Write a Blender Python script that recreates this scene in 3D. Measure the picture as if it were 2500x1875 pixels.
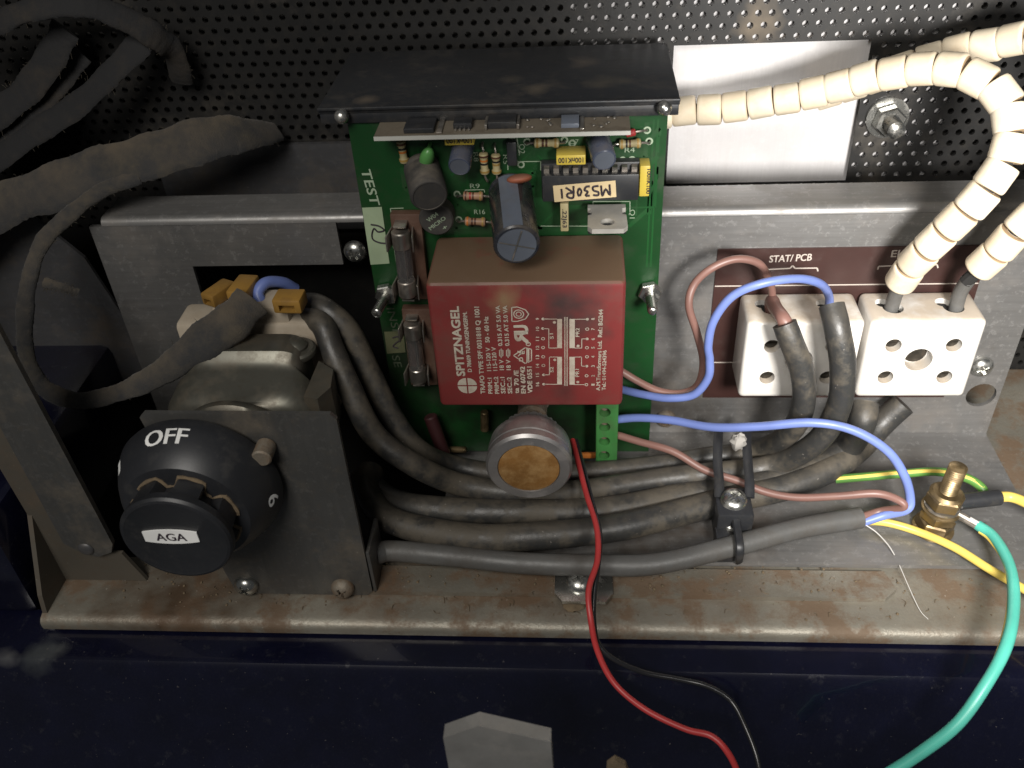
import bpy, bmesh, math, random
from mathutils import Vector, Matrix
random.seed(7)
S = bpy.context.scene
for o in list(bpy.data.objects): bpy.data.objects.remove(o, do_unlink=True)
COL = S.collection
K = 0.001                     # everything below is written in millimetres
# ------------------------------------------------------------------ camera
CR = Vector((0.9971489, 0.05737061, -0.04901716))      # camera right
CD = Vector((-0.00329936, -0.61581699, -0.78788232))   # camera down
CF = Vector((-0.07538688, 0.78579771, -0.61387195))    # camera forward
CAM = Vector((20.979, -224.578, 139.792))
FPX = 2231.0
cam = bpy.data.cameras.new('camera'); camo = bpy.data.objects.new('camera', cam); COL.objects.link(camo)
camo.matrix_world = Matrix(((CR.x, -CD.x, -CF.x, CAM.x*K), (CR.y, -CD.y, -CF.y, CAM.y*K), (CR.z, -CD.z, -CF.z, CAM.z*K), (0, 0, 0, 1)))
cam.sensor_width = 36; cam.lens = 36*FPX/2500
cam.clip_start = 0.01; cam.clip_end = 20
cam.dof.use_dof = True; cam.dof.focus_distance = 0.250; cam.dof.aperture_fstop = 20
S.camera = camo
# ------------------------------------------------------------------ light
w = bpy.data.worlds.new('World'); S.world = w; w.use_nodes = True
w.node_tree.nodes['Background'].inputs[0].default_value = (0.9, 0.95, 1.0, 1)
w.node_tree.nodes['Background'].inputs[1].default_value = 0.055
def lamp(name, kind, loc, target, power, color, **kw):
    l = bpy.data.lights.new(name, kind); l.energy = power; l.color = color
    for k, v in kw.items(): setattr(l, k, v)
    o = bpy.data.objects.new(name, l); COL.objects.link(o)
    o.location = Vector(loc)*K
    o.rotation_euler = (Vector(target)-Vector(loc)).to_track_quat('-Z', 'Y').to_euler()
    return o
lamp('hand_torch', 'SPOT', (112, -205, 88), (140, 10, 2), 6.3, (1.0, 0.97, 0.93), spot_size=math.radians(76), spot_blend=1.0, shadow_soft_size=0.028)
lamp('room_lamp', 'AREA', (-120, -430, 400), (-30, 0, -20), 2.2, (1.0, 0.96, 0.90), size=0.22)
S.view_settings.view_transform = 'Standard'; S.view_settings.look = 'None'
S.view_settings.exposure = 0.0; S.view_settings.gamma = 1.0
S.render.engine = 'CYCLES'

def P(x, y, Y=None, Z=None, X=None):
    """photo pixel + one known coordinate (mm) -> point in the scene (mm)"""
    d = CR*((x-1250)/FPX) + CD*((y-937.5)/FPX) + CF
    if Y is not None: k = (Y-CAM.y)/d.y
    elif Z is not None: k = (Z-CAM.z)/d.z
    else: k = (X-CAM.x)/d.x
    return CAM + d*k
# ------------------------------------------------------------------ materials
MATS = {}
def mat(name, col, rough=0.5, metal=0.0, dirt=None, damt=0.5, dscale=90, bump=0.0, bscale=1500, dust=None, dustamt=0.6,
        coat=0.0, brushed=None, spots=None, trans=0.0, alpha=1.0, spec=0.5, sheen=0.0, dlo=0.38, dsharp=None, speck=0.0, streak=None, rnd=0.0):
    if name in MATS: return MATS[name]
    m = bpy.data.materials.new(name); m.use_nodes = True; nt = m.node_tree; N = nt.nodes; L = nt.links
    b = N['Principled BSDF']; b.inputs['Roughness'].default_value = rough; b.inputs['Metallic'].default_value = metal
    b.inputs['Coat Weight'].default_value = coat; b.inputs['Specular IOR Level'].default_value = spec
    b.inputs['Transmission Weight'].default_value = trans; b.inputs['Alpha'].default_value = alpha
    b.inputs['Sheen Weight'].default_value = sheen
    tc = N.new('ShaderNodeTexCoord'); oi = N.new('ShaderNodeObjectInfo')
    ad = N.new('ShaderNodeVectorMath'); ad.operation = 'ADD'; L.new(tc.outputs['Object'], ad.inputs[0])
    sc = N.new('ShaderNodeVectorMath'); sc.operation = 'SCALE'; sc.inputs[0].default_value = (1, 2, 3); L.new(oi.outputs['Random'], sc.inputs['Scale'])
    L.new(sc.outputs[0], ad.inputs[1]); vec = ad.outputs[0]
    def noise(scale, det=6, rgh=0.6, v=vec):
        n = N.new('ShaderNodeTexNoise'); n.inputs['Scale'].default_value = scale; n.inputs['Detail'].default_value = det
        n.inputs['Roughness'].default_value = rgh; L.new(v, n.inputs['Vector']); return n.outputs['Fac']
    def ramp(fac, lo, hi):
        r = N.new('ShaderNodeMapRange'); r.inputs[1].default_value = lo; r.inputs[2].default_value = hi; L.new(fac, r.inputs[0]); r.clamp = True; return r.outputs[0]
    def mul(a, bb):
        n = N.new('ShaderNodeMath'); n.operation = 'MULTIPLY'
        for i, q in enumerate((a, bb)):
            if isinstance(q, (int, float)): n.inputs[i].default_value = q
            else: L.new(q, n.inputs[i])
        return n.outputs[0]
    def mix(f, a, bb):
        n = N.new('ShaderNodeMix'); n.data_type = 'RGBA'
        L.new(f, n.inputs[0])
        for i, q in ((6, a), (7, bb)):
            if isinstance(q, tuple): n.inputs[i].default_value = (*q, 1)
            else: L.new(q, n.inputs[i])
        return n.outputs[2]
    # gentle value variation
    dark = tuple(c*0.72 for c in col)
    cur = mix(ramp(noise(dscale*0.45, 3), 0.35, 0.65), dark, col)
    if rnd: cur = mix(mul(oi.outputs['Random'], rnd), cur, dirt)
    if streak:
        mp = N.new('ShaderNodeMapping'); mp.inputs['Scale'].default_value = streak[0]; L.new(vec, mp.inputs['Vector'])
        cur = mix(mul(ramp(noise(1.0, 6, 0.75, mp.outputs[0]), 0.35, 0.65), streak[1]), cur, tuple(c*0.5 for c in col))
        cur = mix(mul(ramp(noise(420, 4, 0.8), 0.56, 0.62), streak[1]*0.6), cur, tuple(min(1, c*1.7) for c in col))
    rfac = None
    if dirt:
        f = mul(ramp(noise(dscale, 8, 0.68), 0.62-0.3*damt, (0.62-0.3*damt+dsharp) if dsharp else 0.80-0.2*damt), min(1, 0.45+0.6*damt))
        cur = mix(f, cur, dirt); rfac = f
        f2 = mul(ramp(noise(dscale*6, 5, 0.7), 0.5, 0.75), 0.4*damt+0.08); cur = mix(f2, cur, dirt)
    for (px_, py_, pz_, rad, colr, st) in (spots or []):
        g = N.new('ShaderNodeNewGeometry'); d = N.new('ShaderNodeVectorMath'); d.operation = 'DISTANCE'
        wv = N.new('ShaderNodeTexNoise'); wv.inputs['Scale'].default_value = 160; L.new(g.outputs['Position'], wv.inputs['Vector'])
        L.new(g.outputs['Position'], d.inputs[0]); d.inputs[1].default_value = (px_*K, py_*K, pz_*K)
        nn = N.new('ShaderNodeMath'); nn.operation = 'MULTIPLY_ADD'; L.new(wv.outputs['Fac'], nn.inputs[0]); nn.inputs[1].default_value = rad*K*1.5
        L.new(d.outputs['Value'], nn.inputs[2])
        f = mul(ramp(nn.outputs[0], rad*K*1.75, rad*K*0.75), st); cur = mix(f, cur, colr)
    if dust:
        g = N.new('ShaderNodeNewGeometry'); sx = N.new('ShaderNodeSeparateXYZ'); L.new(g.outputs['Normal'], sx.inputs[0])
        f = mul(mul(ramp(sx.outputs['Z'], 0.25, 0.9), ramp(noise(dscale*1.3, 6, 0.65), dlo, dlo+0.22)), dustamt)
        cur = mix(f, cur, dust)
        rfac = f if rfac is None else rfac
    if speck:
        f = mul(ramp(noise(1100, 2, 0.5), 0.735, 0.76), speck); cur = mix(f, cur, (0.42, 0.38, 0.33))
    L.new(cur, b.inputs['Base Color'])
    if rfac is not None:
        r = N.new('ShaderNodeMapRange'); L.new(rfac, r.inputs[0]); r.inputs[3].default_value = rough; r.inputs[4].default_value = min(0.95, rough+0.35); L.new(r.outputs[0], b.inputs['Roughness'])
        if metal > 0:
            r = N.new('ShaderNodeMapRange'); L.new(rfac, r.inputs[0]); r.inputs[3].default_value = metal; r.inputs[4].default_value = metal*0.25; L.new(r.outputs[0], b.inputs['Metallic'])
    if bump or brushed:
        if brushed:
            mp = N.new('ShaderNodeMapping'); mp.inputs['Scale'].default_value = brushed; L.new(vec, mp.inputs['Vector']); h = noise(1.0, 4, 0.6, mp.outputs[0])
        else: h = noise(bscale, 5, 0.65)
        bp = N.new('ShaderNodeBump'); bp.inputs['Strength'].default_value = bump or 0.15; bp.inputs['Distance'].default_value = 0.0004
        L.new(h, bp.inputs['Height']); L.new(bp.outputs[0], b.inputs['Normal'])
    MATS[name] = m; return m
DUST = (0.16, 0.115, 0.07); RUST = (0.115, 0.062, 0.028); GREYDUST = (0.17, 0.145, 0.115)
m_alu = mat('aluminium_sheet', (0.25, 0.245, 0.238), 0.40, 0.55, dirt=(0.15, 0.13, 0.11), damt=0.42, dscale=40, brushed=(60, 900, 900), bump=0.08, streak=((25, 700, 700), 0.45), speck=0.25, spots=[(-5, -30, -65, 30, (0.07, 0.045, 0.028), 0.85), (40, -28, -65, 26, (0.08, 0.055, 0.035), 0.8), (70, -32, -65, 14, (0.09, 0.06, 0.04), 0.6), (50, 10, -50, 18, (0.09, 0.07, 0.05), 0.7)])
m_steel = mat('steel_tray', (0.27, 0.25, 0.205), 0.46, 0.4, dirt=RUST, damt=0.47, dscale=60, bump=0.35, bscale=1100, dsharp=0.10, speck=0.6, spots=[(-95, -60, -68, 34, (0.085, 0.05, 0.027), 0.9), (-40, -52, -68, 17, (0.11, 0.06, 0.03), 0.65), (10, -50, -68, 16, (0.12, 0.068, 0.035), 0.65), (62, -52, -68, 14, (0.15, 0.095, 0.055), 0.4), (125, -58, -68, 20, (0.17, 0.12, 0.08), 0.3)])
m_plate = mat('dark_steel', (0.115, 0.113, 0.108), 0.42, 0.5, streak=((500, 500, 40), 0.35), speck=0.2, dirt=(0.15, 0.12, 0.085), damt=0.42, dscale=55, bump=0.06)
m_grime = mat('grimy_steel', (0.10, 0.088, 0.07), 0.6, 0.25, dirt=(0.085, 0.055, 0.032), damt=0.5, dscale=50, speck=0.3)
m_strip = mat('grey_steel', (0.105, 0.105, 0.11), 0.5, 0.5, dirt=(0.10, 0.075, 0.05), damt=0.4, dscale=50, streak=((40, 600, 600), 0.3), speck=0.2)
m_mesh = mat('black_sheet', (0.020, 0.0195, 0.019), 0.42, 0.2, dirt=(0.085, 0.072, 0.055), damt=0.22, dscale=35, spots=[(72, 50, 57, 8, (0.16, 0.125, 0.085), 0.9)])
m_liner = mat('bright_liner', (0.80, 0.78, 0.78), 0.30, 0.25, dirt=(0.45, 0.42, 0.40), damt=0.2, dscale=30, brushed=(1600, 40, 60), bump=0.08, streak=((1500, 30, 30), 0.16))
m_insul = mat('grey_insulation', (0.11, 0.105, 0.10), 0.8, 0, dirt=(0.10, 0.09, 0.07), damt=0.4, dscale=30)
m_navy = mat('navy_enamel', (0.0035, 0.004, 0.014), 0.22, 0.0, dirt=(0.03, 0.03, 0.034), damt=0.12, dscale=260, coat=0.4, speck=0.12, spots=[(-133, -75, -74, 7, (0.11, 0.12, 0.115), 0.35), (-142, -76, -74, 4, (0.16, 0.16, 0.155), 0.5), (-128, -74, -74, 3.5, (0.12, 0.125, 0.12), 0.4)])
m_pcb = mat('green_solder_mask', (0.007, 0.053, 0.012), 0.38, 0, dirt=(0.022, 0.034, 0.015), damt=0.42, dscale=60, spots=[(-30, 0, -30, 30, (0.010, 0.013, 0.008), 0.95), (10, 0, -50, 36, (0.009, 0.012, 0.007), 0.95)])  # dark spots paint shade and dirt over the lower board
m_track = mat('lacquered_track', (0.010, 0.080, 0.018), 0.38, 0, dirt=(0.022, 0.034, 0.015), damt=0.4, dscale=60)
m_tab = mat('regulator_tab', (0.62, 0.60, 0.55), 0.45, 0.5, dirt=(0.3, 0.25, 0.2), damt=0.2, dscale=200)
m_fr4 = mat('board_edge', (0.20, 0.22, 0.10), 0.6)
m_red = mat('red_case', (0.22, 0.032, 0.030), 0.5, 0, dirt=(0.12, 0.055, 0.04), damt=0.45, dscale=45, dust=(0.135, 0.085, 0.052), dustamt=1.0, dlo=0.2, bump=0.08, bscale=2500,
            spots=[(17, -25.5, 9, 14, (0.04, 0.028, 0.026), 0.9), (-5, -25.5, 5, 9, (0.10, 0.045, 0.03), 0.6), (6, -25.5, -15, 7, (0.05, 0.022, 0.02), 0.6), (1, -25.5, 12, 5.0, (0.22, 0.14, 0.075), 0.9), (17, -25.5, -17, 6, (0.06, 0.022, 0.02), 0.6)])
m_print = mat('cream_ink', (0.55, 0.49, 0.40), 0.7, dirt=(0.20, 0.11, 0.075), damt=0.42, dscale=110)
m_silkdim = mat('shaded_silkscreen', (0.06, 0.075, 0.045), 0.8)  # dimmed ink: shade on the lower lettering painted into the colour
m_patchdim = mat('shaded_dirty_patch', (0.10, 0.105, 0.05), 0.8, dirt=(0.05, 0.05, 0.03), damt=0.4)  # dirt plus painted shade on the lower patch
m_silk = mat('silkscreen', (0.34, 0.42, 0.30), 0.7)
m_white = mat('white_ceramic', (0.74, 0.71, 0.66), 0.32, 0, dirt=(0.50, 0.43, 0.35), damt=0.26, dscale=70, coat=0.3, dust=(0.42, 0.34, 0.25), dustamt=0.75, dlo=0.28)
m_bead = mat('cream_ceramic', (0.80, 0.71, 0.55), 0.5, 0, dirt=(0.52, 0.41, 0.27), damt=0.36, dscale=140, bump=0.06, rnd=0.5)
m_beadedge = mat('bead_rim', (0.34, 0.24, 0.14), 0.7, 0, dirt=(0.2, 0.13, 0.07), damt=0.4, dscale=300)
m_cable = mat('grey_rubber', (0.032, 0.032, 0.031), 0.42, 0, dirt=(0.09, 0.075, 0.054), damt=0.5, dscale=65, bump=0.3, bscale=600, dust=(0.10, 0.085, 0.065), dustamt=0.5, dsharp=0.12, speck=0.35)
m_cablelt = mat('grey_sheath', (0.105, 0.104, 0.10), 0.45, 0, dirt=(0.055, 0.045, 0.035), damt=0.55, dscale=55, bump=0.2, bscale=700)
m_cut = mat('cable_core', (0.05, 0.045, 0.04), 0.8)
m_tape = mat('woven_tape', (0.028, 0.028, 0.029), 0.85, 0, dirt=(0.085, 0.069, 0.046), damt=0.48, dscale=60, bump=0.7, bscale=2200, dust=(0.12, 0.092, 0.06), dustamt=0.55, sheen=0.1)
m_tapedk = mat('woven_tape_shaded', (0.011, 0.011, 0.012), 0.85, 0, dirt=(0.055, 0.041, 0.026), damt=0.30, dscale=30, bump=0.5, bscale=2200)  # darker tape copy, the weaker light on the deep upper tapes painted in
m_fibre = mat('loose_fibre', (0.06, 0.05, 0.036), 0.9)
m_blkpl = mat('black_plastic', (0.022, 0.023, 0.026), 0.42, 0, dirt=(0.07, 0.06, 0.045), damt=0.22, dscale=120)
m_knob = mat('knob_plastic', (0.018, 0.019, 0.022), 0.42, 0, dirt=(0.045, 0.042, 0.038), damt=0.25, dscale=130, bump=0.04)
m_crud = mat('settled_dust', (0.17, 0.125, 0.075), 0.95, 0, dirt=(0.09, 0.065, 0.04), damt=0.6, dscale=300, bump=0.5)
m_chrome = mat('zinc_screw', (0.55, 0.55, 0.52), 0.26, 0.95, dirt=(0.2, 0.17, 0.13), damt=0.3, dscale=250)
m_rusty = mat('rusty_screw', (0.22, 0.19, 0.15), 0.6, 0.4, dirt=RUST, damt=0.7, dscale=250, bump=0.4)
m_brass = mat('old_brass', (0.26, 0.19, 0.10), 0.38, 0.85, dirt=(0.10, 0.065, 0.03), damt=0.5, dscale=180)
m_brownlab = mat('brown_label', (0.040, 0.016, 0.013), 0.45, 0, dirt=(0.05, 0.03, 0.025), damt=0.3)
m_labink = mat('label_ink', (0.48, 0.42, 0.37), 0.7)
m_blue = mat('blue_pvc', (0.16, 0.22, 0.52), 0.42, 0, dirt=(0.10, 0.14, 0.34), damt=0.15)
m_brown = mat('brown_pvc', (0.21, 0.11, 0.09), 0.42, 0, dirt=(0.20, 0.11, 0.08), damt=0.2)
m_redw = mat('red_pvc', (0.50, 0.045, 0.045), 0.42)
m_blkw = mat('black_pvc', (0.02, 0.02, 0.022), 0.25)
m_teal = mat('teal_pvc', (0.10, 0.52, 0.41), 0.35)
m_yel = mat('yellow_pvc', (0.80, 0.60, 0.13), 0.4)
m_grn = mat('green_pvc', (0.10, 0.25, 0.05), 0.4)
m_thermo = mat('pressed_housing', (0.15, 0.145, 0.12), 0.38, 0.7, dirt=(0.09, 0.062, 0.036), damt=0.5, dscale=60)
m_ceram = mat('thermostat_ceramic', (0.42, 0.36, 0.28), 0.6, 0, dirt=(0.28, 0.22, 0.15), damt=0.4)
m_ochre = mat('ochre_nylon', (0.33, 0.18, 0.035), 0.5, 0, dirt=(0.12, 0.06, 0.02), damt=0.35)
m_glass = mat('fuse_glass', (0.75, 0.75, 0.75), 0.05, 0, trans=0.92, dirt=(0.25, 0.2, 0.16), damt=0.1)
m_tin = mat('tin_plate', (0.46, 0.43, 0.38), 0.3, 0.9, dirt=(0.16, 0.09, 0.06), damt=0.4, dscale=200)
m_phen = mat('phenolic_base', (0.10, 0.05, 0.032), 0.55, 0, dirt=(0.16, 0.11, 0.08), damt=0.5)
m_capblk = mat('capacitor_sleeve', (0.02, 0.024, 0.034), 0.25, 0, dirt=(0.10, 0.08, 0.06), damt=0.3, dscale=90, dust=GREYDUST, dustamt=0.35)
m_capgrey = mat('capacitor_stripe', (0.14, 0.16, 0.20), 0.35, dirt=(0.10, 0.09, 0.08), damt=0.3)
m_captop = mat('capacitor_top', (0.16, 0.18, 0.22), 0.4, 0.3)
m_capblue = mat('small_capacitor', (0.07, 0.085, 0.13), 0.22, dust=GREYDUST, dustamt=0.4)
m_coil = mat('dusty_black', (0.04, 0.038, 0.036), 0.8, 0, dirt=(0.09, 0.075, 0.055), damt=0.4, dust=GREYDUST, dustamt=0.6)
m_yelcap = mat('yellow_box', (0.66, 0.50, 0.07), 0.45, 0, dirt=(0.4, 0.3, 0.08), damt=0.2, dust=(0.36, 0.28, 0.10), dustamt=0.5)
m_ink = mat('dark_ink', (0.03, 0.02, 0.03), 0.7)
m_cream = mat('cream_paper', (0.66, 0.52, 0.30), 0.75, dirt=(0.5, 0.38, 0.2), damt=0.2)
m_beige = mat('beige_epoxy', (0.40, 0.34, 0.18), 0.5)
m_tan = mat('tan_epoxy', (0.34, 0.20, 0.12), 0.5)
m_band = {k: mat('band_'+k, c, 0.5) for k, c in dict(brown=(0.08, 0.03, 0.015), black=(0.012, 0.012, 0.012), orange=(0.5, 0.16, 0.03), gold=(0.35, 0.22, 0.06), red=(0.35, 0.03, 0.03)).items()}
m_orange = mat('orange_disc', (0.33, 0.10, 0.05), 0.55, dust=GREYDUST, dustamt=0.3)
m_greendrop = mat('green_dipped', (0.10, 0.30, 0.08), 0.35)
m_tbgreen = mat('green_nylon', (0.05, 0.20, 0.05), 0.45, dirt=(0.05, 0.07, 0.03), damt=0.4)
m_hs = mat('black_anodised', (0.026, 0.028, 0.032), 0.42, 0.3, dirt=(0.085, 0.072, 0.058), damt=0.36, dscale=50, brushed=(80, 1500, 1500), bump=0.08, speck=0.3, spots=[(-34, 4, 54.6, 3.5, (0.13, 0.105, 0.08), 0.8), (22, 28, 54.6, 5.5, (0.13, 0.105, 0.08), 0.8), (10, 8, 54.6, 4.5, (0.12, 0.10, 0.075), 0.8), (3, 16, 54.6, 4, (0.10, 0.085, 0.065), 0.7), (28, 12, 54.6, 6, (0.09, 0.078, 0.06), 0.7)])
m_dbt = mat('grey_daughter', (0.16, 0.135, 0.10), 0.5, dirt=(0.07, 0.05, 0.035), damt=0.4, dscale=150)
m_pale = mat('pale_edge', (0.5, 0.5, 0.46), 0.5)
m_alknob = mat('turned_aluminium', (0.50, 0.48, 0.47), 0.38, 0.85, dirt=(0.26, 0.22, 0.2), damt=0.3, dscale=110)
m_amber = mat('amber_glue', (0.24, 0.115, 0.03), 0.5, 0, dirt=(0.36, 0.22, 0.085), damt=0.55, dscale=170, bump=0.35, bscale=700)
m_badge = mat('white_badge', (0.92, 0.92, 0.90), 0.4)
m_dkscrew = mat('tarnished_screw', (0.065, 0.058, 0.048), 0.42, 0.75, dirt=(0.05, 0.035, 0.02), damt=0.5, dscale=300)
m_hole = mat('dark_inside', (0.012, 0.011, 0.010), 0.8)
m_fluff = mat('grey_fluff', (0.38, 0.36, 0.33), 0.95, bump=0.3)
m_hair = mat('white_thread', (0.55, 0.53, 0.50), 0.6)
m_patch = mat('pale_patch', (0.36, 0.45, 0.29), 0.7, dirt=(0.28, 0.34, 0.2), damt=0.3)
# ------------------------------------------------------------------ geometry (mm)
V = Vector
class G:
    """collects verts and faces in mm"""
    def __init__(s): s.v = []; s.f = []; s.m = []
    def add(s, vs, fs, mi=0):
        n = len(s.v); s.v += [tuple(q) for q in vs]; s.f += [tuple(i+n for i in f) for f in fs]; s.m += [mi]*len(fs); return s
def frame(axis, up=V((0, 0, 1))):
    a = V(axis).normalized()
    if abs(a.dot(up)) > 0.97: up = V((1, 0, 0))
    x = up.cross(a).normalized(); return x, a.cross(x), a
def box(c, s, bev=0.0, rot=None, g=None, seg=2, mi=0):
    bm = bmesh.new(); bmesh.ops.create_cube(bm, size=1)
    for q in bm.verts: q.co = V((q.co.x*s[0], q.co.y*s[1], q.co.z*s[2]))
    if bev: bmesh.ops.bevel(bm, geom=bm.edges[:], offset=bev, segments=seg, affect='EDGES', profile=0.5)
    vs = [(rot @ q.co if rot else q.co)+V(c) for q in bm.verts]
    bm.verts.index_update(); fs = [[q.index for q in f.verts] for f in bm.faces]; bm.free()
    return (g or G()).add(vs, fs, mi)
def bx(x0, x1, y0, y1, z0, z1, bev=0.0, g=None, mi=0, seg=2):
    return box(((x0+x1)/2, (y0+y1)/2, (z0+z1)/2), (abs(x1-x0), abs(y1-y0), abs(z1-z0)), bev, g=g, mi=mi, seg=seg)
def lathe(prof, o, axis, seg=24, g=None, rf=None, mi=0, up=V((0, 0, 1))):
    """prof: (radius, height along axis) list; closed at both ends"""
    x, y, a = frame(axis, up); vs = []; fs = []; n = len(prof)
    for r, h in prof:
        for k in range(seg):
            t = 2*math.pi*k/seg; rr = rf(t, r, h) if rf else r
            vs.append(V(o)+a*h+x*(rr*math.cos(t))+y*(rr*math.sin(t)))
    for i in range(n-1):
        for k in range(seg):
            q = (k+1) % seg; fs.append((i*seg+k, i*seg+q, (i+1)*seg+q, (i+1)*seg+k))
    fs.append(tuple(range(seg))[::-1]); fs.append(tuple((n-1)*seg+k for k in range(seg)))
    return (g or G()).add(vs, fs, mi)
def cyl(a, b, r, seg=20, bev=0.0, g=None, mi=0):
    a = V(a); b = V(b); h = (b-a).length
    pr = [(r-bev, 0), (r, bev), (r, h-bev), (r-bev, h)] if bev else [(r, 0), (r, h)]
    return lathe(pr, a, b-a, seg, g=g, mi=mi)
def smooth(pts, n=8):
    pts = [V(p) for p in pts]; P_ = [pts[0]*2-pts[1]]+pts+[pts[-1]*2-pts[-2]]; out = []
    for i in range(1, len(P_)-2):
        a, b, c, d = P_[i-1:i+3]
        for k in range(n):
            t = k/n; out.append(0.5*((2*b)+(c-a)*t+(2*a-5*b+4*c-d)*t*t+(3*b-a-3*c+d)*t**3))
    out.append(pts[-1]); return out
def tube(pts, r, seg=12, n=8, g=None, mi=0, flat=None, wob=0.0, raw=False, jit=0.0):
    """round tube; flat=(thickness ratio) makes a tape whose broad side faces the open front of the box"""
    c = [V(p) for p in pts] if raw else smooth(pts, n); vs = []; fs = []; m = len(c)
    rad = r if callable(r) else (lambda t: r)
    prev = None
    for i, p in enumerate(c):
        tg = (c[min(i+1, m-1)]-c[max(i-1, 0)]).normalized()
        if flat: x = tg.cross(V((0.1, -0.75, 0.62))).normalized()
        else:
            x = (prev-tg*prev.dot(tg)).normalized() if prev else frame(tg)[0]
        prev = x; y = tg.cross(x); rr = rad(i/(m-1))*(1+wob*(math.sin(i*0.43)+math.sin(i*0.171+1)))
        for k in range(seg):
            t = 2*math.pi*k/seg; vs.append(p+x*(rr*math.cos(t)+random.gauss(0, jit) if jit else rr*math.cos(t))+y*(rr*(flat or 1)*math.sin(t)+(random.gauss(0, jit) if jit else 0)))
    for i in range(m-1):
        for k in range(seg):
            q = (k+1) % seg; fs.append((i*seg+k, i*seg+q, (i+1)*seg+q, (i+1)*seg+k))
    fs.append(tuple(range(seg))[::-1]); fs.append(tuple((m-1)*seg+k for k in range(seg)))
    return (g or G()).add(vs, fs, mi)
def prism(poly, o, ux, uy, un, h, g=None, mi=0):
    """poly in (u, v) swept h along un"""
    n = len(poly); o = V(o); ux = V(ux); uy = V(uy); un = V(un)
    a = [o+ux*u+uy*v for u, v in poly]; b = [p+un*h for p in a]
    fs = [tuple(range(n)), tuple(range(2*n-1, n-1, -1))]+[(i, n+i, n+(i+1) % n, (i+1) % n) for i in range(n)]
    return (g or G()).add(a+b, fs, mi)
def ball(c, r, sc=(1, 1, 1), seg=16, g=None, mi=0, jit=0.0, ax=None):
    bm = bmesh.new(); bmesh.ops.create_uvsphere(bm, u_segments=seg, v_segments=seg//2+2, radius=r)
    M3 = Matrix.Identity(3)
    if ax is not None:
        x, y, a = frame(ax); M3 = Matrix((x, y, a)).transposed()
    vs = [M3 @ V((q.co.x*sc[0], q.co.y*sc[1], q.co.z*sc[2]))*(1+random.uniform(-jit, jit))+V(c) for q in bm.verts]
    bm.verts.index_update(); fs = [[q.index for q in f.verts] for f in bm.faces]; bm.free()
    return (g or G()).add(vs, fs, mi)
_tc = {}
def text_raw(s):
    if s in _tc: return _tc[s]
    c = bpy.data.curves.new('t', 'FONT'); c.body = s; c.size = 1; c.resolution_u = 3; c.extrude = 0
    o = bpy.data.objects.new('t', c); COL.objects.link(o); bpy.context.view_layer.update()
    me = bpy.data.meshes.new_from_object(o.evaluated_get(bpy.context.evaluated_depsgraph_get()))
    r = ([tuple(v.co) for v in me.vertices], [tuple(f.vertices) for f in me.polygons])
    bpy.data.objects.remove(o, do_unlink=True); bpy.data.curves.remove(c); bpy.data.meshes.remove(me); _tc[s] = r; return r
def text(s, o, ux, uy, length, height, g, lift=None, mi=0, bold=0.0):
    """flat lettering: s starts at o, runs along ux for length, capitals stand height along uy"""
    vs, fs = text_raw(s); xs = [v[0] for v in vs]; x0, x1 = min(xs), max(xs); o = V(o); ux = V(ux).normalized(); uy = V(uy).normalized()
    sx = length/(x1-x0); sy = height/0.70
    nrm = ux.cross(uy).normalized()
    for i, b in enumerate(((0, 0), (bold, 0), (0, bold), (bold, bold)) if bold else ((0, 0),)):
        g.add([o+ux*((v[0]-x0)*sx+b[0])+uy*(v[1]*sy+b[1])+nrm*(0.03*i) for v in vs], fs, mi)
    return g
WLOC = {}
def obj(name, g, m, parent=None, sm=True, angle=35, origin=None):
    vs = [V(q) for q in g.v]
    if origin is None:
        lo = [min(q[i] for q in vs) for i in range(3)]; hi = [max(q[i] for q in vs) for i in range(3)]
        origin = V(((lo[0]+hi[0])/2, (lo[1]+hi[1])/2, (lo[2]+hi[2])/2))
    origin = V(origin)
    me = bpy.data.meshes.new(name); me.from_pydata([tuple((q-origin)*K) for q in vs], [], g.f)
    for mm in (m if isinstance(m, (list, tuple)) else [m]): me.materials.append(mm)
    if isinstance(m, (list, tuple)): me.polygons.foreach_set('material_index', g.m)
    bm = bmesh.new(); bm.from_mesh(me); bmesh.ops.recalc_face_normals(bm, faces=bm.faces[:]); bm.to_mesh(me); bm.free()
    if sm:
        me.polygons.foreach_set('use_smooth', [True]*len(me.polygons)); me.set_sharp_from_angle(angle=math.radians(angle))
    o = bpy.data.objects.new(name, me); COL.objects.link(o)
    o.location = (origin-(WLOC[parent] if parent else V((0, 0, 0))))*K
    if parent: o.parent = parent
    WLOC[o] = origin; return o
def tag(o, label, cat, group=None):
    o['label'] = label; o['category'] = cat
    if group: o['group'] = group
    return o
def thing(name, label, cat, loc, group=None):
    o = bpy.data.objects.new(name, None); COL.objects.link(o); o.location = V(loc)*K; o.empty_display_size = 0.004; WLOC[o] = V(loc)
    return tag(o, label, cat, group)
def struct(name, g, m, **k):
    o = obj(name, g, m, **k); o['kind'] = 'structure'; return o
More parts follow.
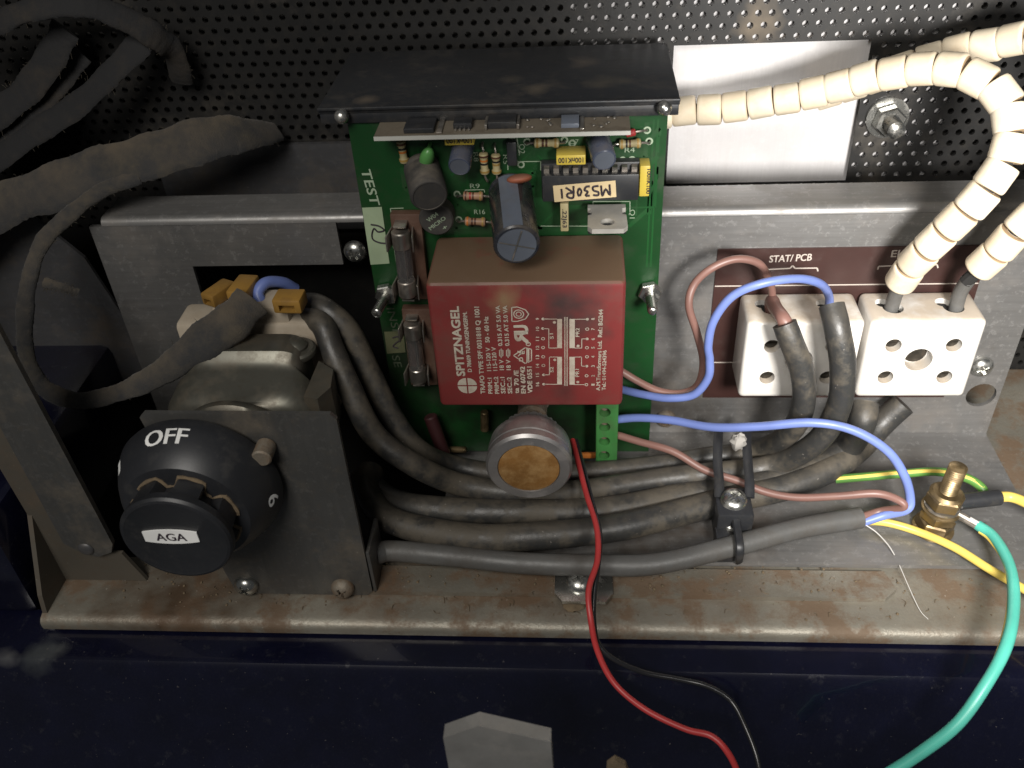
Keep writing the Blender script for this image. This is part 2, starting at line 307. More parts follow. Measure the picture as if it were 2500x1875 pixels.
def cut(o, *gs):
    """boolean difference, applied"""
    tmp = []
    for g in gs:
        me = bpy.data.meshes.new('c'); lo = WLOC[o]; me.from_pydata([tuple((V(q)-lo)*K) for q in g.v], [], g.f)
        bm = bmesh.new(); bm.from_mesh(me); bmesh.ops.recalc_face_normals(bm, faces=bm.faces[:]); bm.to_mesh(me); bm.free()
        t = bpy.data.objects.new('c', me); COL.objects.link(t); t.location = lo*K; tmp.append(t)
        md = o.modifiers.new('b', 'BOOLEAN'); md.object = t; md.operation = 'DIFFERENCE'; md.solver = 'EXACT'
    bpy.context.view_layer.update()
    me = bpy.data.meshes.new_from_object(o.evaluated_get(bpy.context.evaluated_depsgraph_get()))
    o.modifiers.clear(); o.data = me
    for t in tmp: bpy.data.objects.remove(t, do_unlink=True)
    me.polygons.foreach_set('use_smooth', [True]*len(me.polygons)); me.set_sharp_from_angle(angle=math.radians(35))
def pts(*a):
    """(px, py, Y) or (px, py, 'z', Z) -> points"""
    return [P(q[0], q[1], Z=q[3]) if len(q) == 4 else P(q[0], q[1], Y=q[2]) for q in a]
YF = V((0, -1, 0)); UX = V((1, 0, 0)); UZ = V((0, 0, 1))
# screw heads ---------------------------------------------------------------
def pan_screw(parent, c, axis, r, h, m, name='screw', slot=True):
    """domed cross-head screw; c is the seat, axis points out"""
    pr = [(r*0.97, 0), (r, h*0.15), (r*0.93, h*0.45), (r*0.75, h*0.75), (r*0.48, h*0.93), (r*0.2, h), (0.01, h)]
    s = obj(name, lathe(pr, c, axis, 28), m, parent, angle=50)
    if slot:
        x, y, a = frame(axis); R3 = Matrix((x, y, a)).transposed() @ Matrix.Rotation(0.5, 3, 'Z')
        g1 = box(V(c)+a*h, (r*1.05, r*0.26, h*0.9), 0, R3); g2 = box(V(c)+a*h, (r*0.26, r*1.05, h*0.9), 0, R3)
        cut(s, g1, g2)
    return s
def hexpoly(r): return [(r*math.cos(math.pi/3*k), r*math.sin(math.pi/3*k)) for k in range(6)]
def nut(parent, c, axis, r, h, m, name='nut', rot=0.0):
    x, y, a = frame(axis); x2 = x*math.cos(rot)+y*math.sin(rot); y2 = a.cross(x2)
    bm_g = G(); pr = [(r*0.9, 0), (r, h*0.12), (r, h*0.88), (r*0.9, h)]
    vs = []; fs = []
    for rr, hh in pr:
        for u, v in hexpoly(rr): vs.append(V(c)+a*hh+x2*u+y2*v)
    for i in range(3):
        for k in range(6): fs.append((i*6+k, i*6+(k+1) % 6, i*6+6+(k+1) % 6, i*6+6+k))
    fs += [tuple(range(6))[::-1], tuple(range(18, 24))]
    return obj(name, bm_g.add(vs, fs), m, parent, angle=25)
def thread(parent, a, b, r, m, pitch=0.7, name='threaded_shank'):
    a = V(a); b = V(b); h = (b-a).length; pr = [(r*0.9, 0)]; z = 0.15
    while z < h-0.6: pr += [(r*0.88, z), (r, z+pitch*0.5)]; z += pitch
    pr += [(r*0.88, h-0.5), (r*0.7, h)]
    return obj(name, lathe(pr, a, b-a, 20), m, parent, angle=80)
# ================================================================== THE SETTING
# perforated black sheet with a cut-out, bright liner behind it
def perforated():
    g = G(); a = 3.9; h = 3.38; r = 0.98; Y0 = 50.0; T = 1.0; n = 8
    z0, z1, x0, x1 = -74.0, 112.0, -205.0, 215.0
    rows = int((z1-z0)/h); cols = int((x1-x0)/a)
    vs = []; fs = []
    for j in range(rows):
        zc = z0+h*(j+0.5); off = a/2 if j % 2 else 0.0
        for i in range(cols):
            xc = x0+a*(i+0.5)+off
            if 47.0 < xc < 107.0 and 8.5 < zc < 49.5: continue
            b = len(vs); q = [(xc-a/2, zc-h/2), (xc+a/2, zc-h/2), (xc+a/2, zc+h/2), (xc-a/2, zc+h/2)]
            holed = zc > -6 or (xc > 138 and zc > -66)
            if not holed:
                vs += [(u, Y0, v) for u, v in q]; fs.append((b, b+1, b+2, b+3)); continue
            vs += [(u, Y0, v) for u, v in q]
            for yy in (Y0, Y0+T):
                for k in range(n):
                    t = 2*math.pi*(k+0.5)/n-math.pi*0.75; vs.append((xc+r*math.cos(t), yy, zc+r*math.sin(t)))
            # ring k: corner index c sits before ring verts 2c-ish
            for k in range(n):
                k2 = (k+1) % n; c = (k//2) % 4
                if k % 2 == 0: fs.append((b+c, b+(c+1) % 4, b+4+k2, b+4+k))
                else: fs.append((b+(c+1) % 4, b+4+k2, b+4+k))
                fs.append((b+4+k, b+4+k2, b+4+n+k2, b+4+n+k))
    for j in range(rows):
        zc = z0+h*(j+0.5); off = a/2 if j % 2 else 0.0
        if not 8.5 < zc < 49.5: continue
        xs = [x0+a*(i+0.5)+off for i in range(cols)]; sk_ = [q for q in xs if 47.0 < q < 107.0]
        for u0, u1 in ((min(sk_)-a/2, 48.5), (105.05, max(sk_)+a/2)):
            if u1 > u0+0.05: b = len(vs); vs += [(u0, Y0, zc-h/2), (u1, Y0, zc-h/2), (u1, Y0, zc+h/2), (u0, Y0, zc+h/2)]; fs.append((b, b+1, b+2, b+3))
    return g.add(vs, fs)
def plain(name, g, m):
    me = bpy.data.meshes.new(name); me.from_pydata([tuple(V(q)*K) for q in g.v], [], g.f); me.materials.append(m)
    o = bpy.data.objects.new(name, me); COL.objects.link(o); o['kind'] = 'structure'; WLOC[o] = V((0, 0, 0)); return o
plain('perforated_back_panel', perforated(), m_mesh)
struct('bright_liner', bx(18, 132, 53.0, 54.2, -2, 66), m_liner, sm=False)
struct('insulation_board', bx(-210, 240, 54.6, 57, -74, 114), m_insul, sm=False)
# dusty smear on the perforated sheet
# steel tray: flat floor with a rolled front lip
def tray(YB):
    prof = [(YB, -68.0), (-62.5, -68.0), (-65.0, -68.05), (-66.8, -68.6), (-67.7, -69.6), (-67.9, -70.8), (-67.7, -72.4), (-66.6, -72.4), (-66.4, -70.8), (-65.6, -69.8), (-64, -69.5), (YB, -69.5)]
    return prism([(y, z) for y, z in prof], (-134.8, 0, 0), (0, 1, 0), (0, 0, 1), (1, 0, 0), 375)
struct('steel_tray', tray(-44), m_steel, angle=40)
struct('tray_rear_floor', bx(141, 240, -43.9, 49, -69.5, -68.0), m_steel, sm=False)
struct('dark_void_floor', bx(-230, 300, -59, 120, -128, -124), m_hole, sm=False)  # black sheet added to keep the void below the tray dark
struct('dark_void_back', bx(-230, 300, 52.5, 54, -123.9, -74.3), m_hole, sm=False)  # black sheet added to close the gap behind and keep it dark
g = prism([(-62, -57.2), (104.5, -57.2), (108.2, -54.0), (106.5, -47.5), (-62, -47.5)], (0, 0, -67.9), UX, (0, 1, 0), UZ, 1.5)
o = struct('tray_inset_sheet', g, m_steel, sm=False)
# navy enamel front: ledge, rolled edge, sloping front, lower trim
def navy():
    prof = [(-60, -73.5), (-74.8, -73.9), (-76.4, -74.4), (-77.4, -75.4), (-79.2, -79.5), (-84, -90), (-90, -100), (-97, -109), (-104, -115.5), (-106, -118), (-106, -126), (-60, -126)]
    return prism([(y, z) for y, z in prof], (-330, 0, 0), (0, 1, 0), (0, 0, 1), (1, 0, 0), 700)
struct('navy_enamel_front', navy(), m_navy, angle=25)
struct('navy_side_wall', bx(-215, -139, -62, 49, -73.3, -34, 3), m_navy)
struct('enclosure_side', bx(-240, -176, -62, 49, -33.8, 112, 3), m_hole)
# ================================================================== BRACKET
br = thing('mounting_bracket', 'bent aluminium bracket carrying the circuit board and white terminal blocks', 'bracket', (15, 10, -65))
g = prism([(-124.5, 16.2), (-50, 16.2), (-50, 2.3), (-96.6, 2.3), (-96.6, -60), (-124.5, -60)], (0, 10, 0), UX, UZ, (0, 1, 0), 1.4)
face = obj('left_flange', g, m_alu, br, sm=False)
f2 = obj('upright_face', bx(-18, 153.5, 10, 11.4, -64.4, 16.2), m_alu, br, sm=False)
kh = P(2395, 965, Y=10)
cut(f2, cyl(kh+V((0, -3, 0)), kh+V((0, 6, 0)), 4.6), )
# rolled ridge and top flange as one bent strip
prof = [(11.4, 16.3), (10.0, 16.3), (10.1, 17.2), (10.6, 18.0), (11.4, 18.5), (12.4, 18.6), (24.6, 18.6), (24.6, 17.2), (12.6, 17.2), (11.8, 17.0), (11.5, 16.7)]
obj('top_flange', prism(prof, (-120.5, 0, 0), (0, 1, 0), UZ, UX, 290), m_alu, br, angle=50)
prof = [(11.4, -64.5), (10.0, -64.5), (9.4, -64.9), (8.6, -65.0), (-46.4, -65.0), (-46.4, -66.3), (9.4, -66.3), (10.6, -65.9), (11.3, -65.2)]
obj('base_flange', prism(prof, (-22, 0, 0), (0, 1, 0), UZ, UX, 175.5), m_alu, br, angle=50)
# brown printed label
lab = obj('label_plate', bx(60.4, 136.2, 9.55, 9.95, -49, 5.9), m_brownlab, br, sm=False)
g = G()
def flat_line(g, a, b, wd, off, nrm=V((0, -1, 0)), mi=0):
    a = V(a); b = V(b); d = (b-a).normalized(); s = nrm.cross(d).normalized()*wd/2
    a = a+nrm*off; b = b+nrm*off; g.add([a-s, b-s, b+s, a+s], [(0, 1, 2, 3)], mi)
def LP(x, y): return P(x, y, Y=9.5)
a = LP(1877, 641); b = LP(1980, 636); text('STAT/ PCB', a, (b-a), UZ, (b-a).length, 2.25, g, bold=0.12)
a = LP(2174, 628); text('ELEMENT', a, (b-LP(1877, 641)), UZ, 14.5, 2.25, g, bold=0.12)
for xs in ((1873, 1997), (2143, 2290)):
    def yy(x): return 655-(x-1940)*0.028
    x0, x1 = xs; xm = (x0+x1)/2; L_ = [(x0, yy(x0)+9), (x0+2, yy(x0)+1), (xm-6, yy(xm)), (xm, yy(xm)-7), (xm+6, yy(xm)), (x1-2, yy(x1)+1), (x1, yy(x1)+9)]
    for p, q in zip(L_, L_[1:]): flat_line(g, LP(*p), LP(*q), 0.42, 0)
z = LP(2000, 696).z; flat_line(g, (60.6, 9.5, z), (136, 9.5, z), 0.4, 0)
z = LP(1750, 885).z; flat_line(g, (60.6, 9.5, z), (136, 9.5, z), 0.4, 0)
obj('label_lettering', g, m_labink, lab, sm=False)
pan_screw(br, P(868, 612, Y=10), YF, 3.5, 2.6, m_chrome)
pan_screw(br, P(2395, 893, Y=10), YF, 3.6, 2.6, m_chrome)
pan_screw(br, P(1625, 1020, Y=10), YF, 3.4, 2.6, m_rusty)
# thin grey strip between bracket and back panel
tag(obj('backing_strip', bx(-117, -30, 47.6, 49.4, -6, 24.4), m_strip, sm=False), 'plain grey steel strip behind the left end of the aluminium bracket', 'strip')
# hexagon bolt through the perforated sheet
c = P(2165, 285, Y=49.8)
t = thing('hexagon_bolt', 'zinc hexagon bolt with washer through the black perforated sheet', 'bolt', c)
obj('washer', lathe([(2.9, 0), (6.3, 0), (6.3, 1.1), (2.9, 1.1)], c, YF, 28), m_chrome, t)
nut(t, c+YF*1.3, YF, 4.7, 3.6, m_chrome, rot=0.3)
thread(t, c+YF*4.0, c+YF*11.5, 2.6, m_chrome)
# dust blotch on the sheet
# ================================================================== LEFT SIDE UPRIGHTS
t = thing('side_upright', 'dark riveted steel upright at the end of the rusty tray', 'upright', (-122, -55, -68))
obj('strip', prism([(-128.4, 40), (-116.2, 40), (-112, -50), (-113.5, -53.5), (-118, -55.5), (-122, -54), (-126.5, -50)], (0, -55, 0), UX, UZ, (0, 1, 0), 1.6), m_plate, t, sm=False)
obj('rusty_flange', prism([(-138, 40), (-128.2, 40), (-124.5, -50), (-121, -56), (-112, -56), (-108, -67.8), (-133, -67.8)], (0, -53.2, 0), UX, UZ, (0, 1, 0), 1.2), m_grime, t, sm=False)
obj('gusset', prism([(-53.0, -40), (-53.0, -67.9), (-65.5, -67.9), (-64, -62)], (-134.5, 0, 0), (0, 1, 0), UZ, UX, 1.4), m_grime, t, sm=False)
pan_screw(t, P(210, 1340, Y=-55), YF, 2.3, 0.9, m_strip, name='rivet', slot=False)
t = tag(obj('side_sheet', prism([(-175, 18), (-150, 18), (-136, 0), (-124, -48), (-150, -58), (-175, -48)], (0, 20, 0), UX, UZ, (0, 1, 0), 1.2), m_strip, sm=False), 'grey folded side sheet behind the thin dusty cord', 'sheet')
# ================================================================== KNOB PLATE
t = thing('knob_plate', 'dark steel plate standing behind the black control knob', 'plate', (-62, -57.6, -67.5))
pl = prism([(-80.2, -60), (-79.2, -66.2), (-77.6, -67.6), (-40.5, -67.6), (-38.9, -66), (-38.4, -1.5), (-39.8, 0.2), (-86.4, 0.6), (-87.8, -0.8)], (0, -57.6, 0), UX, UZ, (0, 1, 0), 1.2)
obj('sheet', pl, m_plate, t, sm=False)
obj('bent_edge', bx(-38.7, -37.6, -57.2, -44, -67, -50, 0.3), m_plate, t)
pan_screw(t, P(603, 1425, Y=-57.6), YF, 3.5, 3.0, m_chrome)
pan_screw(t, P(838, 1432, Y=-57.6), YF, 3.4, 3.0, m_rusty)
obj('stop_pin', cyl(P(652, 1085, Y=-57.6), P(652, 1085, Y=-57.6)+YF*5.5, 2.5, bev=0.4), m_rusty, t)
# ================================================================== CONTROL KNOB
KC = V((-76.2, 0, -20.5))
t = thing('control_knob', 'black control knob with white OFF lettering and oval badge', 'knob', (KC.x, -58, KC.z))
y0 = -59.2
sk = [(18, 0), (20.6, 0), (20.9, 1.2), (20.2, 4.2), (18.9, 7.4), (17.2, 10.4), (15.6, 12.3), (10, 12.9)]
dial = obj('dial_skirt', lathe(sk, (KC.x, y0, KC.z), YF, 96), m_knob, t)
def flute(tt, r, h):
    a = (tt*7/(2*math.pi)+0.15) % 1.0
    d = min(a, 1-a)*2          # 0 in the groove centre
    s = min(1, max(0, (d-0.30)/0.14)); s = s*s*(3-2*s)
    f = 1 if 0.5 < h < 5.6 else 0
    return r-(1-s)*3.0*f
gp = [(13.0, 0), (13.0, 0.6), (13.0, 1.2), (13.1, 3.0), (13.3, 5.0), (13.4, 5.5), (13.5, 5.7), (13.6, 7.6), (13.1, 8.3), (12.4, 8.5), (12.1, 8.35), (0.01, 8.3)]
gr = obj('grip', lathe(gp, (KC.x, y0-12.3, KC.z), YF, 168, rf=flute), m_knob, t)
# dust ring lying in the corner between grip and skirt
tor = []
for k in range(97):
    a = 2*math.pi*k/96; rr = flute(a, 13.3, 3)
    x, y, ax = frame(YF); tor.append(V((KC.x, y0-12.55, KC.z))+x*(rr*math.cos(a)+0)+y*(rr*math.sin(a)))
obj('settled_dust', tube(tor, lambda q: 0.42+0.25*abs(math.sin(q*61)), seg=6, raw=True), m_crud, gr)
# badge
bc = P(418, 1309, Y=y0-20.75); bc = V((bc.x, y0-20.7, bc.z)); W_, H_ = 6.7, 2.35; poly = []
for k in range(13):
    u = -1+2*k/12; poly.append((u*W_, -H_*(1-0.32*u*u)))
for k in range(13):
    u = 1-2*k/12; poly.append((u*W_, H_*(1-0.32*u*u)))
bd = obj('badge', prism(poly, bc, UX, UZ, YF, 0.35), m_badge, gr, sm=False)
g = text('AGA', bc+V((-3.7, -0.40, -1.25)), UX, UZ, 7.4, 2.5, G(), bold=0.12)
obj('badge_lettering', g, m_ink, gr, sm=False)
def skirt_r(s):   # distance along the slope (mm from the back rim) -> radius, height
    for (r0, h0), (r1, h1) in zip(sk[2:], sk[3:]):
        d = math.hypot(r1-r0, h1-h0)
        if s <= d or r1 < 13: return r0+(r1-r0)*s/d, h0+(h1-h0)*s/d
        s -= d
def skirt_text(s, deg, wd, ht, top):
    vs, fs = text_raw(s); xs = [v[0] for v in vs]; x0, x1 = min(xs), max(xs); out = []
    vv = []
    for v in vs:
        u = ((v[0]-x0)/(x1-x0)-0.5)*wd; q = v[1]/0.70*ht
        r, h = skirt_r(max(0.0, top+ht-q)); th = math.radians(deg)-u/18.5
        n = 0.10; vv.append(V((KC.x+(r+n)*math.cos(th), y0-h-n*0.6, KC.z+(r+n)*math.sin(th))))
    return vv, fs
# subdivide lettering so that it follows the curved skirt
def skirt_part(s, deg, wd, ht, top):
    g = G(); 
    for ox, oy in ((0, 0), (0.6, 0), (1.1, 0)):
        vs, fs = skirt_text(s, deg-ox, wd, ht, top); g.add(vs, fs)
    return obj('dial_lettering', g, m_badge, dial, sm=False)
skirt_part('OFF', 98, 10.2, 4.3, 2.0)
skirt_part('1', 150, 1.6, 3.6, 3.2)
skirt_part('6', -3, 3.0, 3.8, 2.6)
skirt_part('5', -46, 3.0, 3.8, 2.6)
# ================================================================== THERMOSTAT
t = thing('thermostat', 'pressed metal thermostat with ceramic head behind the knob plate', 'thermostat', (-68, -35, -64))
ceram = bx(-96, -54, -13, -1, -40, -3.5, 1.5); bx(-84, -62, -12, -2, -5, 1.5, 0.8, g=ceram)
obj('ceramic_head', ceram, m_ceram, t)
# housing: lofted shell, square at the back, stepping to a round dome in front
def loft(secs, n=48):
    g = G(); vs = []; fs = []
    for (yy, hw, zt, zb, pw) in secs:
        cx = -71.5; cz = (zt+zb)/2; hh = (zt-zb)/2
        for k in range(n):
            a = 2*math.pi*k/n; c, s_ = math.cos(a), math.sin(a)
            vs.append(V((cx+hw*math.copysign(abs(c)**(2/pw), c), yy, cz+hh*math.copysign(abs(s_)**(2/pw), s_))))
    m = len(secs)
    for i in range(m-1):
        for k in range(n): q = (k+1) % n; fs.append((i*n+k, i*n+q, (i+1)*n+q, (i+1)*n+k))
    fs.append(tuple(range(n))[::-1]); fs.append(tuple((m-1)*n+k for k in range(n)))
    return g.add(vs, fs)
hs = obj('housing', loft([(-18, 15, -3.6, -44, 8), (-18.6, 16, -3.0, -45, 8), (-26.5, 16, -3.2, -45, 8), (-28.2, 15.6, -5.6, -45, 8), (-30.5, 21, -7, -48, 4.5), (-37.5, 21.6, -7.8, -48, 4), (-40.5, 20.8, -9.6, -47, 3.2), (-41.5, 17.8, -9.4, -46, 2.1), (-43, 17.4, -7.2, -44, 2), (-45.2, 17, -7.0, -44, 2), (-46.6, 15.5, -8.6, -41, 2), (-47.2, 13.6, -11.5, -40, 2), (-47.5, 12, -13.5, -38, 2), (-56, 11, -15, -38, 2)]), m_thermo, t, angle=50)
c = P(722, 852, Z=-6.5); obj('corner_lug', lathe([(5.4, 0), (5.6, 0.3), (5.6, 1.6), (5.0, 2.2)], c-UZ*1.6, UZ, 28), m_thermo, hs); obj('rivet', lathe([(3.4, 0), (3.5, 1.4), (2.6, 2.6), (1.2, 3.2), (0.01, 3.3)], c, UZ, 20), m_thermo, hs)
obj('side_lug', prism([(-52.5, -22), (-47.5, -26), (-46.5, -34), (-49, -39), (-53, -38)], (0, 0, -24), UX, (0, 1, 0), UZ, 14), m_thermo, t, sm=False)
# spade connectors in ochre sleeves
def spade(name, cx, cy, Z0, w, d, h, rz, lab_):
    c = P(cx, cy, Z=Z0); R3 = Matrix.Rotation(rz, 3, 'Z')
    g = box(c, (w, d, h), 0.7, R3); o = obj(name, g, m_ochre, t)
    cut(o, box(c+R3 @ V((0, -d/2, -h*0.1)), (w*0.55, d*0.7, h*0.45), 0, R3))
    return o
spade('spade_connector', 535, 715, 3.5, 5.0, 9.5, 4, -0.45, '')
spade('spade_connector', 595, 705, 4.0, 6.2, 10, 4, -0.12, '')
spade('spade_connector', 708, 735, 4.0, 8.2, 6.5, 4.5, -0.05, '')
# ================================================================== CIRCUIT BOARD
pcb = thing('circuit_board', 'green circuit board with dusty red transformer and loose components', 'circuit board', (2, 0.8, -64))
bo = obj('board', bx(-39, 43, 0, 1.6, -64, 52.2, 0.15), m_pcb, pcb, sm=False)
for x, z in ((-36.5, -3), (41, -5), (-36.5, -60), (38.5, -60)):
    obj('standoff', cyl((x, 1.7, z), (x, 9.9, z), 2.6, 6), m_tin, pcb, sm=False)
g = G(); YS = -0.06
def BP(x, y, Y=YS): return P(x, y, Y=Y)
# silkscreen lettering: TEST runs downwards, letter tops to the right
a = BP(880, 413); text('TEST', a, (BP(905, 500)-a), UX, (BP(905, 500)-a).length, 2.6, g, bold=0.1)
obj('board_lettering', g, m_silk, bo, sm=False); g = G()
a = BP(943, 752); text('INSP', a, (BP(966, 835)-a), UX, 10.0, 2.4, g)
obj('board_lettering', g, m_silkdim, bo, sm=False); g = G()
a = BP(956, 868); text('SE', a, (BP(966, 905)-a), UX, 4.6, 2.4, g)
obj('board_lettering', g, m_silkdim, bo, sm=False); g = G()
text('R9', BP(1148, 460), UX, UZ, 2.6, 1.4, g); text('R16', BP(1158, 523), UX, UZ, 3.0, 1.4, g)
a = BP(1267, 352); text('Q2', a, (0, 0, -1), UX, 2.6, 1.5, g)
a = BP(1538, 512); text('Q1', a, (0, 0, -1), UX, 2.6, 1.4, g)
a = BP(1155, 372); text('R8', a, (0, 0, -1), UX, 2.6, 1.3, g)
a = BP(1228, 378); text('R5', a, (0, 0, -1), UX, 2.6, 1.3, g)
text('C7', BP(1390, 352), UX, UZ, 2.4, 1.3, g); text('R4', BP(1525, 372), UX, UZ, 2.6, 1.3, g)
def ring(g, c, r0, r1, off=0.0, n=16, nrm=YF):
    vs = []; 
    for k in range(n):
        t_ = 2*math.pi*k/n
        for r in (r0, r1): vs.append(V(c)+UX*(r*math.cos(t_))+UZ*(r*math.sin(t_))+nrm*off)
    g.add(vs, [(2*k, 2*k+1, (2*k+3) % (2*n), (2*k+2) % (2*n)) for k in range(n)])
def outline(g, pl_, wd=0.25):
    for p, q in zip(pl_, pl_[1:]): flat_line(g, p, q, wd, 0)
outline(g, [BP(1135, 470), BP(1136, 464), BP(1182, 463), BP(1183, 470)])
outline(g, [BP(1262, 335), BP(1268, 380)]); outline(g, [BP(1240, 415), BP(1240, 395), BP(1320, 394), BP(1320, 416)])
outline(g, [BP(1448, 500), BP(1448, 492), BP(1538, 492), BP(1538, 520)]); outline(g, [BP(1320, 552), BP(1440, 552)])
outline(g, [BP(955, 520), BP(953, 509), BP(985, 508)])
for x, y in ((1287, 346), (1378, 342), (1397, 350), (1580, 318), (1585, 345), (1116, 474), (1250, 343), (1272, 402), (1520, 391), (1543, 390), (1120, 536)):
    ring(g, BP(x, y), 0.55, 1.0)
obj('silkscreen', g, m_silk, bo, sm=False)
g = G(); rt = random.Random(3)
for k in range(34):
    x = rt.uniform(-30, 40); z = rt.uniform(18, 49); pl_ = [V((x, -0.03-0.0006*k, z))]
    for q in range(rt.randint(2, 4)):
        dx, dz = rt.choice(((1, 0), (0, 1), (0, -1), (-1, 0), (0.7, 0.7), (0.7, -0.7))); L_ = rt.uniform(3, 10); n_ = pl_[-1]+V((dx*L_, 0, dz*L_))
        n_.x = max(-37, min(41, n_.x)); n_.z = max(12, min(50, n_.z))
        if (n_-pl_[-1]).length > 0.5: pl_.append(n_)
    outline(g, pl_, rt.choice((0.5, 0.7, 1.2)))
for x in (39.5, 40.6): outline(g, [V((x, -0.05, 49)), V((x, -0.05, 6))], 0.5)
o = obj('copper_tracks', g, m_track, bo, sm=False); o['kind'] = 'stuff'
# pale inspection patch with pen scribble
def quad_patch(name, cs, m, parent, Y=-0.12):
    v = [BP(x, y, Y) for x, y in cs]; return obj(name, prism([(q.x, q.z) for q in v], (0, Y, 0), UX, UZ, YF, 0.08), m, parent, sm=False)
quad_patch('inspection_patch', [(884, 507), (932, 505), (951, 643), (905, 646)], m_patch, bo)
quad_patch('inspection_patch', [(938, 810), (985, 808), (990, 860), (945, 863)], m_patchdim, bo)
scr = [BP(905+dx, y, -0.3) for dx, y in ((0, 548), (20, 552), (33, 562), (18, 566), (8, 558), (3, 572), (6, 585), (20, 592), (36, 594), (40, 590))]
obj('pen_scribble', tube(scr, 0.22, 6, 6), m_ink, bo)
scr = [BP(958+dx, y, -0.3) for dx, y in ((0, 825), (12, 822), (18, 830), (8, 838), (2, 846), (14, 850))]
obj('pen_scribble', tube(scr, 0.2, 6, 6), m_ink, bo)
# corner screws under the heat sink and stud screws half way down
for x, y in ((835, 284), (1622, 264)): pan_screw(pcb, P(x, y, Y=-2.5), (0, -1, 0.3), 1.9, 2.2, m_chrome, name='corner_screw', slot=False)
for x, y, dx in ((945, 712, -6), (1586, 708, 3)):
    c = P(x, y, Y=0); n_ = nut(pcb, c+YF*0.2, YF, 3.4, 2.4, m_chrome, name='hexagon_nut', rot=0.2)
    thread(n_, c+YF*2.4, c+YF*11.5+UX*(-1.2 if dx < 0 else 0.2), 1.5, m_chrome)
# heat sink plate along the top
g = bx(-45.8, 45.7, -1.2, 42, 53.0, 54.6, 0.3); bx(-45.6, 45.5, -0.9, 0.8, 50.3, 53.1, 0.2, g=g); bx(-45.8, 45.7, -2.0, -1.0, 54.0, 54.9, 0.25, g=g)
obj('heat_sink', g, m_hs, pcb)
# ---- transformer
tr = obj('transformer', bx(-19.0, 32.5, -25.5, -0.2, -24.0, 17.0, 1.5, seg=3), m_red, pcb, angle=25)
g = G(); YT = -25.62
def T(zx, zy): return P(1030+zx*520/2212, 660+zy*390/1659, Y=YT)
def vline(s, a, b, h, bold=0.10):
    A = T(*a); B = T(*b); d = B-A; up = V((-d.z, 0, d.x)).normalized(); hh = (T(a[0]-h, a[1])-A).length
    text(s, A, d, up, d.length, hh, g, bold=bold)
vline('SPITZNAGEL', (452, 1098), (383, 378), 84, 0.22)
vline('D 78609 TUNINGEN/GERM.', (520, 1055), (468, 432), 40, 0.10)
vline('TRAFO TYPE SPF 0031818 Q 1001', (660, 1280), (595, 380), 46)
vline('PRIM.:1   115-120 V   50 - 60 Hz', (735, 1280), (690, 482), 42)
vline('PRIM.:2   115-120 V', (805, 1280), (767, 798), 42)
for xb, xt, n_ in ((870, 810, '1'), (940, 885, '2')):
    def X_(y): return xb+(xt-xb)*(1278-y)/912
    vline('SEC.:'+n_, (X_(1278), 1278), (X_(1110), 1110), 44); vline('18 V', (X_(1035), 1035), (X_(930), 930), 44)
    vline('0.315 AT 5.0 VA', (X_(785), 785), (X_(368), 368), 42)
    xm = X_(860)-22
    outline(g, [T(xm-14, 890), T(xm+20, 890), T(xm+20, 828), T(xm-14, 828), T(xm-14, 890)], 0.25); outline(g, [T(xm+3, 910), T(xm+3, 812)], 0.22)
vline('ta 70 /E', (1010, 1278), (1003, 1042), 44, 0.14); vline('EN 60742', (1080, 1278), (1070, 1002), 46, 0.14); vline('VDE 0551', (1150, 1275), (1142, 1002), 46, 0.14)
def disc(c, r, n=24, off=0.0):
    vs = [V(c)+UX*(r*math.cos(2*math.pi*k/n))+UZ*(r*math.sin(2*math.pi*k/n))+YF*off for k in range(n)]; g.add(vs, [tuple(range(n))])
# round emblem in four quarters
c = T(472, 1198); r_ = (T(572, 1198)-T(372, 1198)).length/2
for q in range(4):
    a0 = q*math.pi/2; o_ = c+(UX*math.cos(a0+math.pi/4)+UZ*math.sin(a0+math.pi/4))*0.28
    vs = [o_]+[o_+UX*((r_-0.2)*math.cos(a0+math.pi/2*k/8))+UZ*((r_-0.2)*math.sin(a0+math.pi/2*k/8)) for k in range(9)]; g.add(vs, [tuple(range(10))])
# triangle mark, recognised-component mark, shield mark
outline(g, [T(952, 885), T(1075, 802), T(1092, 812), T(1092, 955), T(1075, 968), T(952, 885)], 0.32)
vline('V', (1040, 895), (1035, 835), 40); vline('D', (1052, 945), (1052, 905), 40, 0.12); vline('E', (1068, 868), (1066, 838), 40, 0.12)
outline(g, [T(1108, 960), T(1108, 810)], 0.4); outline(g, [T(1094, 950), T(1138, 940), T(1138, 820), T(1094, 808)], 0.3)
A = T(1108, 768); d = T(1100, 672)-A
vs, fs = text_raw('R'); xs = [q[0] for q in vs]; x0, x1 = min(xs), max(xs); Lr = 4.0; hr = (T(958, 700)-T(1108, 700)).length
for bi, bb in enumerate(((0, 0), (0.35, 0), (0, 0.3), (0.35, 0.3))):
    g.add([A+V((0, -0.03*bi, 0))+UZ*((x1-q[0])/(x1-x0)*4.1+bb[0])-UX*(q[1]/0.7*hr*0.92+bb[1]) for q in vs], fs)
vline('U', (1108, 668), (1100, 575), 138, 0.35)
ring(g, T(1105, 765), 0.45, 0.7)
outline(g, [T(932, 385), T(990, 380), T(1075, 410), T(1110, 455), T(1075, 505), T(990, 530), T(935, 530), T(932, 385)], 0.3)
ring(g, T(1005, 455), 1.15, 1.45); ring(g, T(1005, 455), 0.55, 0.8)
